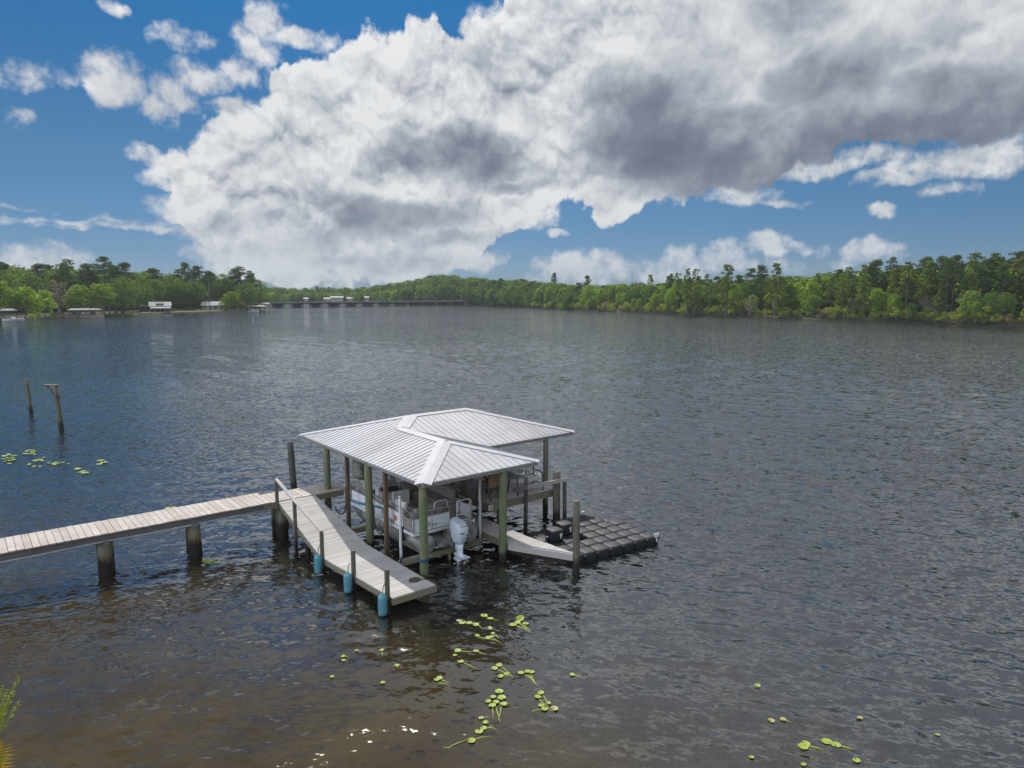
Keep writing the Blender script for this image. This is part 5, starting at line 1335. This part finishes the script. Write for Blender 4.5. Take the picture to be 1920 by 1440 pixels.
for px, yy, w, hw, lab in ((619, 584, 4.5, 1.2, 'lower white shed roof joined left of the big white shed beyond the bridge'), (637, 584, 9, 2.3, 'big white metal shed beyond the bridge, the largest there'), (661, 596, 4.5, 1.5, 'white building half hidden in trees right of the big white shed'),
                           (692, 592, 3.0, 2.2, 'small white gable among trees beyond the middle of the bridge'), (711, 592, 1.8, 1.6, 'tiny white wall patch among trees beyond the bridge, farthest right'), (580, 592, 3.2, 1.2, 'little pale roof in dark trees beyond the bridge, farthest left')):
    house('shed_building', lab, wpx(px, yy - 40), yy - 40, 2.4, w, 6, hw, 1.0, M['metal_roof'], M['house_white'], [(-.8, .6, .9, .9)], False)
def shelter(name, label, x, y, w, d, h, roof_m, extra=None, posts=4, yaw=None, flat=.25):
    rz = face_to(x, y) if yaw is None else yaw
    t = thing(name, label, 'boat shelter', (x, y, 0), False, None, rz); ORG[t.name] = (0, 0, 0)
    o = .5
    MB().hexa([(-w / 2 - o, -d / 2 - o, h), (w / 2 + o, -d / 2 - o, h), (w / 2 + o, d / 2 + o, h), (-w / 2 - o, d / 2 + o, h)], [(-w / 2 + .6, -.4, h + flat + .25), (w / 2 - .6, -.4, h + flat + .25), (w / 2 - .6, .4, h + flat + .25), (-w / 2 + .6, .4, h + flat + .25)]).build('roof', roof_m, t)
    MB().box(-w / 2 - o + .02, w / 2 + o - .02, -d / 2 - o + .02, d / 2 + o - .02, h - .2, h - .004).build('fascia', M['fascia'], t)
    for i in range(posts):
        for yy in (-d / 2, d / 2):
            px = -w / 2 + w * i / (posts - 1); MB().tube([(px, yy, -2), (px, yy, h - .15)], .12, 7).build('post', M['post_grey'], t)
    MB().box(-w / 2 - .3, w / 2 + .3, d / 2 - 1.0, d / 2 + .6, .55, .75).build('dock', M['board_grey'], t)
    return t
shelter('boat_shelter', 'covered dock with a pale flat roof at the left edge of the picture', wpx(10, 208), 207, 9.5, 5, 3.0, M['metal_roof'], posts=4)
shelter('boat_shelter', 'long low open boat shelter with a pale roof on the left bank', wpx(164, 236), 238, 9.2, 5, 2.5, M['metal_roof'], posts=5, flat=.15)
shelter('boat_shelter', 'dark roofed boat shelter at the tip of the left bank', wpx(486, 304), 305, 7.0, 6, 2.4, M['dark_roof'], posts=4)
shelter('boat_shelter', 'second darker shelter roof just behind the one at the left tip', wpx(500, 316), 318, 4.0, 5, 3.3, M['dark_roof'], posts=3)
def skiff(label, x, y, L, rz):
    t = thing('skiff', label, 'boat', (x, y, 0), False, None, rz); ORG[t.name] = (0, 0, 0)
    b = MB(); n = 9; secs = []
    for i in range(n):
        f = i / (n - 1); w = .95 * math.sin(math.pi * min(1, .25 + .75 * (1 - f ** 2.2)) * .5) * (1 - f ** 5); secs.append((-L / 2 + L * f, max(.02, w), .15 - .1 * (1 - f) * .5))
    for xx, w, zb in secs: b.v += [(xx, -w, .62 + .1 * (xx / L)), (xx, -w * .6, .05), (xx, w * .6, .05), (xx, w, .62 + .1 * (xx / L))]
    for i in range(n - 1):
        for k in range(3): b.f.append((i * 4 + k, (i + 1) * 4 + k, (i + 1) * 4 + k + 1, i * 4 + k + 1))
        b.f.append((i * 4 + 3, (i + 1) * 4 + 3, (i + 1) * 4, i * 4))
    b.f.append((0, 1, 2, 3)); b.build('hull', M['white'], t)
    MB().box(-L * .1, L * .08, -.35, .35, .6, 1.15).build('console', M['white'], t); MB().box(-L / 2 - .35, -L / 2 + .05, -.2, .2, .3, 1.2).build('motor', M['black'], t)
skiff('small white motor boat under the covered dock at the left edge', wpx(34, 203), 203.5, 5.5, R(-140))
skiff('small white boat under the dark roofed shelter at the left tip', wpx(480, 300), 300.5, 5.0, R(20))
t = thing('utility_pole', 'tall utility pole with a crossarm in front of the long white house', 'pole', (wpx(401, 288), 288, .6), False); ORG[t.name] = (0, 0, 0)
MB().tube([(0, 0, -1), (.05, 0, 7), (.1, 0, 14.0)], [.24, .19, .13], 8).build('pole_shaft', M['post_grey'], t)
MB().beam((-.9, -.1, 13.2), (1.1, -.1, 13.2), .12, .14).build('crossarm', M['post_grey'], t)
def seawall(label, pts, h=.75):
    t = thing('seawall', label, 'seawall', (pts[0][0], pts[0][1], 0), False); ORG[t.name] = (0, 0, 0); o = Vector((*pts[0], 0)); b = MB()
    for i in range(len(pts) - 1): b.beam(Vector((*pts[i], h / 2)) - o, Vector((*pts[i + 1], h / 2)) - o, .35, h + .5)
    b.build('wall_face', M['seawall'], t); c = MB()
    for i in range(len(pts) - 1): c.beam(Vector((*pts[i], h + .28)) - o, Vector((*pts[i + 1], h + .28)) - o, .55, .10)
    c.build('coping', M['house_white'] if 'pale' in label else M['seawall'], t)
seawall('pale low seawall in front of the long boat shelter', [(wpx(86, 229), 229), (wpx(130, 235), 235), (wpx(205, 236), 236)], .45)
seawall('tan bulkhead below the porch house lawn', [(wpx(268, 256), 256), (wpx(312, 259), 259)], .55)
seawall('low dark bulkhead running from the lawn to the tip of the left bank', [(wpx(330, 266), 266), (wpx(408, 283), 283), (wpx(470, 299), 299)], .35)
for i, px in enumerate((56, 61, 66, 72, 78)):
    t = thing('dock_post', 'one of the short white topped posts standing at the shore beside the left covered dock', 'post', (wpx(px, 208 + i * 2.5), 208 + i * 2.5, 0), False, 'white topped posts by the left dock'); ORG[t.name] = (0, 0, 0)
    MB().tube([(0, 0, -1.5), (0, 0, 1.1)], .17, 8).build('shaft', M['house_white'], t)
lw = [(wpx(268, 258), 258), (wpx(330, 266), 266.5), (wpx(410, 284), 284), (wpx(466, 299), 299.5)]
structure('lawn', M['lawn'], [(a, b, .78) for a, b in lw] + [(a - 6, b + 22, 1.06) for a, b in reversed(lw)], [tuple(range(8))])

# ------------------------------------------------------------------ water lilies
def pad_mat(name, c, c2):
    m, t, bs = new_mat(name); isl = S(t, pos_nodes(t).outputs['Random Per Island']); n = noise(t, tcoord(t), 9, 3, .6)
    setc(t, bs, 'Base Color', mixc(t, (isl * .6 + n * .6 - .1).sat(), c, c2)); setc(t, bs, 'Roughness', .6); return m
M['pad'] = pad_mat('lily_pad', (.27, .33, .02), (.19, .27, .035))
M['pad_old'] = pad_mat('old_lily_pad', (.30, .25, .07), (.29, .29, .11))
M['stem'] = pad_mat('lily_stem', (.30, .36, .05), (.24, .26, .06))
pit = math.atan(170 / 1300.0)
def on_water(px, py):
    d = Vector((0, math.cos(pit), -math.sin(pit))) + Vector((1, 0, 0)) * ((px - 960) / 1300) + Vector((0, math.sin(pit), math.cos(pit))) * ((720 - py) / 1300)
    k = 8.0 / -d.z; return d.x * k, d.y * k
def wz(x, y): return float(wave_z(np.array([x]), np.array([y]), np.array([.1]))[0])
LR = random.Random(21)
def lily(label, pads, stems, group=None, z0=.012):
    """pads: (px, py, width in photo pixels, old?), stems: lists of photo pixels"""
    bx, by = on_water(pads[0][0], pads[0][1]); t = thing('water_lily', label, 'water lily', (bx, by, 0), False, group); ORG[t.name] = (0, 0, 0)
    for k, p in enumerate(pads):
        x, y = on_water(p[0], p[1]); r = p[2] / 2 * math.hypot(x, y) / 1300 * .93; a0 = LR.uniform(0, 6.28); b = MB(); n = 18; tilt = (LR.uniform(-.05, .05), LR.uniform(-.05, .06))
        if len(p) > 4: tilt = p[4]
        el = LR.uniform(.86, 1.0); vs = [(x - bx, y - by, wz(x, y) + z0 + k * .002)]
        for i in range(n + 1):
            a = a0 + .22 + (2 * math.pi - .44) * i / n; q = r * (1 + .03 * math.sin(5 * a + k)); dx, dy = q * math.cos(a), q * el * math.sin(a)
            vs.append((x + dx - bx, y + dy - by, wz(x + dx, y + dy) * .8 + z0 + .008 + k * .002 + dx * tilt[0] + dy * tilt[1] + abs(tilt[1]) * r))
        m_ = len(vs); lo = [(a, b_, c - .006) for a, b_, c in vs]
        b.add(vs + lo, [(0, i, i + 1) for i in range(1, n + 1)] + [(m_, m_ + i + 1, m_ + i) for i in range(1, n + 1)] + [(i, m_ + i, m_ + i + 1, i + 1) for i in range(1, n + 1)])
        b.build('pad', M['pad_old' if (len(p) > 3 and p[3]) else 'pad'], t, False)
    for st in stems:
        P = [on_water(*q) for q in st]; n = len(P); pts = [Vector((x - bx, y - by, wz(x, y) + .010 - .012 * (i / max(1, n - 1)))) for i, (x, y) in enumerate(P)]
        MB().tube(pts, [.011] * (n - 1) + [.006], 6).build('stem', M['stem'], t, True)
Z = lambda l: [(820 + a / 4.8, 1120 + b / 4.8) + tuple(r) for a, b, *r in l]
lily('spray of three overlapping pads with a reddish first leaf, nearest the boathouse shadow', Z([(195, 215, 11, 1), (225, 236, 14), (285, 240, 15), (345, 254, 14)]), [Z([(250, 235), (330, 240), (390, 233)]), Z([(340, 250), (380, 262), (415, 290)])])
lily('two lily pads on a short stem just behind the reddish leaf spray', Z([(420, 165, 15), (478, 195, 13)]), [Z([(440, 172), (480, 192), (555, 202)])])
lily('big pointed lily clump with a red tipped leaf, farthest right of the near patch', Z([(745, 205, 18, 0, (.1, .35)), (680, 252, 16), (720, 232, 14), (795, 243, 13)]), [Z([(740, 235), (800, 285), (855, 325)]), Z([(700, 255), (780, 285), (845, 318)]), Z([(720, 235), (790, 262), (850, 310)])])
lily('tiny double lily pad behind the branching two-ended spray', Z([(478, 288, 9), (470, 275, 7)]), [])
lily('branching lily spray with a small leaf at each end', Z([(360, 345, 11), (500, 328, 9), (455, 370, 14), (492, 358, 9, 1)]), [Z([(362, 352), (420, 370), (520, 380), (585, 415)]), Z([(505, 332), (535, 350), (560, 370)])])
lily('green pad and buff pad joined by a thin straight stem', Z([(182, 483, 15), (348, 486, 12, 1)]), [Z([(205, 488), (275, 488), (330, 488)]), Z([(365, 492), (400, 502), (440, 517)])])
lily('single small pad just below the straight stemmed pair', Z([(158, 525, 9)]), [])
lily('single round pad trailing a long stem down to the right', Z([(212, 586, 14)]), [Z([(240, 603), (300, 622), (365, 652)])])
lily('fan of four pads on stems meeting at the right', Z([(558, 617, 14), (515, 646, 13), (570, 715, 13), (622, 695, 12)]), [Z([(580, 632), (640, 675), (690, 715)]), Z([(545, 657), (610, 680), (690, 712)]), Z([(600, 712), (645, 706), (690, 712)])])
lily('three pads side by side with crossed stems, right of the four pad fan', Z([(752, 683, 14), (812, 672, 13), (846, 676, 14)]), [Z([(790, 700), (850, 735), (900, 795)]), Z([(845, 700), (865, 745), (905, 800)]), Z([(825, 700), (860, 750), (890, 785)])])
lily('lone pad with a short tail well right of the other near lilies', Z([(1215, 702, 12)]), [Z([(1240, 708), (1270, 718), (1300, 728)])])
lily('largest clump of seven round pads with stems hanging below', Z([(557, 850, 18), (500, 902, 14), (580, 908, 18), (457, 943, 13), (527, 950, 14), (495, 983, 16), (597, 970, 16)]), [Z([(500, 1000), (500, 1040), (505, 1090)]), Z([(527, 1000), (545, 1050), (570, 1130)]), Z([(575, 990), (565, 1050), (548, 1110)])])
lily('clump of pads around a yellowing leaf, right of the seven pad clump', Z([(930, 865, 15), (905, 902, 15), (935, 980, 13), (1000, 960, 11), (965, 1012, 14), (1055, 1010, 16, 1)]), [Z([(920, 925), (975, 975), (1065, 1050)]), Z([(955, 890), (985, 940), (1000, 985)]), Z([(855, 1035), (900, 1015), (945, 1010)])])
lily('grey pad and yellow pad close together below the seven pad clump', Z([(393, 1093, 12, 1), (435, 1132, 13)]), [Z([(415, 1085), (450, 1082), (480, 1082)])])
lily('two pads with forked stems, second from the bottom of the near patch', Z([(375, 1215, 18), (415, 1185, 14)]), [Z([(440, 1190), (475, 1170), (500, 1148)]), Z([(450, 1180), (500, 1178), (545, 1200)])])
lily('lowest pad of the near patch with a long pale root trailing left', Z([(308, 1295, 18)]), [Z([(265, 1290), (190, 1312), (130, 1335), (110, 1352), (50, 1345)]), Z([(345, 1285), (400, 1262), (480, 1255)])])
lily('two pads with long stems crossing, left of the near patch', Z([(20, 730, 13), (-5, 745, 12)]), [Z([(40, 745), (75, 757), (115, 770)]), Z([(5, 772), (50, 775), (110, 785)])])
Y = lambda l: [(560 + a / 6.4, 1100 + b / 6.4) + tuple(r) for a, b, *r in l]
lily('mushroom shaped pad with its stem pointing straight down, left of the near patch', Y([(1000, 765, 10)]), [Y([(1000, 785), (1008, 830)])])
lily('small pad highest of the scattered ones left of the near patch', Y([(695, 775, 8)]), [Y([(715, 780), (760, 790)])])
lily('pair of small pads one above the other, left of the near patch', Y([(537, 840, 9), (537, 893, 9)]), [Y([(565, 840), (590, 842)]), Y([(565, 893), (600, 888)])])
lily('flat sliver of a pad alone in the brown water', Y([(1178, 955, 11)]), [Y([(1185, 965), (1190, 985)])])
lily('small lone pad farthest left of the scattered ones', Y([(403, 1085, 9)]), [])
lily('small lone pad below the flat sliver', Y([(1010, 1152, 10)]), [])
X = lambda l: [(1380 + a / 3.5556, 1200 + b / 3.5556) + tuple(r) for a, b, *r in l]
lily('three pads with an orange-yellow stem near the bottom right', X([(465, 695, 17), (450, 712, 20)]), [X([(490, 712), (550, 725), (590, 742)])])
lily('pointed pair of pads with a long yellow stem near the bottom right', X([(605, 680, 20), (665, 703, 19)]), [X([(690, 710), (740, 718), (790, 730)]), X([(640, 690), (720, 715), (770, 728)])])
lily('single oval pad below the yellow stemmed pair near the bottom right', X([(803, 806, 14)]), [])
lily('pad partly cut by the lower border of the picture, right of centre', X([(450, 833, 11)]), [])
lily('round pad at the lower border, left of the bottom right group', X([(102, 787, 11)]), [])
lily('two pale pads in line with a faint stem at the lower right', X([(237, 545, 13, 1), (313, 538, 12, 1)]), [X([(330, 545), (380, 557)])])
lily('single buff pad drifting alone at the lower right', X([(826, 526, 11, 1)]), [])
lily('small green pad alone high in the lower right water', X([(143, 304, 12)]), [])
lily('dim green pad near the right border, lower right', X([(1343, 635, 8)]), [])
for px, py, n, lab, sp_ in ((398, 1052, 7, 'yellow lily clump floating beside the middle pier pile', 16), (320, 955, 5, 'yellow lily patch just behind the pier', 12), (152, 884, 4, 'short pale lily streak right of the far lily patch', 11), (186, 867, 3, 'small pale lily streak farthest right of the far patch', 9)):
    lily(lab, [(px + LR.uniform(-sp_, sp_), py + LR.uniform(-5, 5), LR.uniform(9, 13)) for _ in range(n)], [])
for cx, cy, n, sx, sy, lab in ((18, 862, 22, 20, 10, 'dense yellow-green lily patch at the left edge of the water'), (58, 848, 16, 18, 5, 'narrow lily patch just right of the one at the left edge'), (72, 862, 9, 18, 4, 'thin lily strip in the middle of the far patch'), (108, 868, 14, 20, 5, 'long lily strip below the leaning bracketed pile'), (62, 873, 5, 12, 3, 'faint short lily strip at the lower edge of the far patch')):
    lily(lab, [(cx + LR.gauss(0, sx * .5), cy + LR.gauss(0, sy * .5), LR.uniform(4.5, 7)) for _ in range(n)], [])

# ------------------------------------------------------------------ plants on the near bank at the lower left
nb = [(-40, 16), (-17, 16.5), (-13.4, 14.6), (-11.2, 11.6), (-10.1, 9.4), (-6, 8.0), (0, 7.0), (8, 6.4), (20, 6), (20, -30), (-40, -30)]
structure('near_bank', M['soil'], [(x, y, -.35) for x, y in nb] + [(x * .97 - .4, y - 1.1, .55) for x, y in nb], [(i, (i + 1) % 11, 11 + (i + 1) % 11, 11 + i) for i in range(11)] + [tuple(range(11, 22))], False)
def near_point(px, py, dist):
    d = Vector((0, math.cos(pit), -math.sin(pit))) + Vector((1, 0, 0)) * ((px - 960) / 1300) + Vector((0, math.sin(pit), math.cos(pit))) * ((720 - py) / 1300)
    return Vector((0, 0, 8)) + d * dist
M['twigleaf'] = leaf_mat('feathery_leaves', (.16, .27, .03), (.26, .36, .05), (.34, .36, .08), .45)
M['frond'] = leaf_mat('palmetto_blades', (.30, .26, .04), (.36, .22, .04), (.16, .24, .04), .4)
M['twig'] = plain('twig', (.22, .20, .17), .9, 0, .2, 10)
o = near_point(-60, 1345, 11.2); o.z = .5
t = thing('feathery_shrub', 'bright green feathery shrub tips poking in at the lower left edge', 'shrub', tuple(o), False); ORG[t.name] = (0, 0, 0)
rng = np.random.default_rng(4); V, F = [], []; tw = MB()
for tip, bend in (((34, 1272), 1300), ((14, 1294), 1325), ((36, 1316), 1330), ((22, 1302), 1318), ((5, 1287), 1310), ((10, 1322), 1335)):
    e = near_point(tip[0], tip[1], 10.6 + rng.uniform(-.2, .2)) - o; s = Vector((rng.uniform(-.1, .1), rng.uniform(-.1, .1), 0)); m0 = (s + e) / 2 + Vector((0, 0, -.12)); pts = [s, (s + m0) / 2 + Vector((0, 0, -.05)), m0, (m0 + e) / 2 + Vector((0, 0, -.02)), e]
    tw.tube(pts, [.02, .016, .012, .008, .004], 5)
    for q in np.linspace(.35, 1.0, 46):
        f = q * 4; i = min(3, int(f)); c = pts[i].lerp(pts[i + 1], f - i)
        for _ in range(4):
            d = Vector(rng.normal(size=3)); d = (d.normalized() + (e - m0).normalized() * .7).normalized(); w = d.cross(Vector(rng.normal(size=3))).normalized() * .008; L = rng.uniform(.05, .10) * (1.15 - q * .5); b = len(V)
            V += [c - w, c + w, c + d * L]; F.append((b, b + 1, b + 2))
tw.build('branch', M['twig'], t); me = leaf_mesh('foliage', np.array([tuple(v) for v in V]), np.array(F), M['twigleaf']); ob = bpy.data.objects.new('foliage', me); col.objects.link(ob); ob.parent = t
o = near_point(-75, 1470, 10.6); gz = o.copy()
t = thing('palmetto', 'yellow palmetto fan with dry tipped blades in the lower left corner', 'palmetto', tuple(o), False); ORG[t.name] = (0, 0, 0)
for k, (tip, up) in enumerate((((0, 1405), 0), ((-10, 1440), .1))):
    c = near_point(-34, 1424 + k * 22, 10.3) - o; V, F = [], []
    for i in range(24):
        a = R(-75 + 150 * i / 23); d = Vector((math.cos(a), .25 * math.sin(3 * a), math.sin(a))).normalized(); L = .48 * (.85 + .15 * math.cos(a)); w = Vector((-d.z, .3, d.x)).normalized() * .014; m0 = c + d * L * .6; e = c + d * L + Vector((0, 0, -.04)); b = len(V)
        V += [c, m0 - w, m0 + w, e]; F += [(b, b + 1, b + 2), (b + 1, b + 3, b + 2)]
    me = leaf_mesh('frond', np.array([tuple(v) for v in V]), np.array(F), M['frond']); ob = bpy.data.objects.new('frond', me); col.objects.link(ob); ob.parent = t
    MB().tube([Vector((-.3, -.1, -o.z + .3)), c * .4 + Vector((-.1, 0, -.2)), c], .014, 5).build('stalk', M['stem'], t)

# ------------------------------------------------------------------ the air over the river
b = MB(); b.box(-900, 900, -60, 1100, -3.5, 46)
mh = bpy.data.materials.new('haze'); mh.use_nodes = True; th_ = mh.node_tree; th_.nodes.clear()
oh = th_.nodes.new('ShaderNodeOutputMaterial'); pv = th_.nodes.new('ShaderNodeVolumePrincipled'); th_.links.new(pv.outputs[0], oh.inputs['Volume'])
pv.inputs['Color'].default_value = (.80, .88, 1.0, 1); pv.inputs['Density'].default_value = .00016; pv.inputs['Anisotropy'].default_value = .2
tag(b.build('haze', mh), kind='stuff')
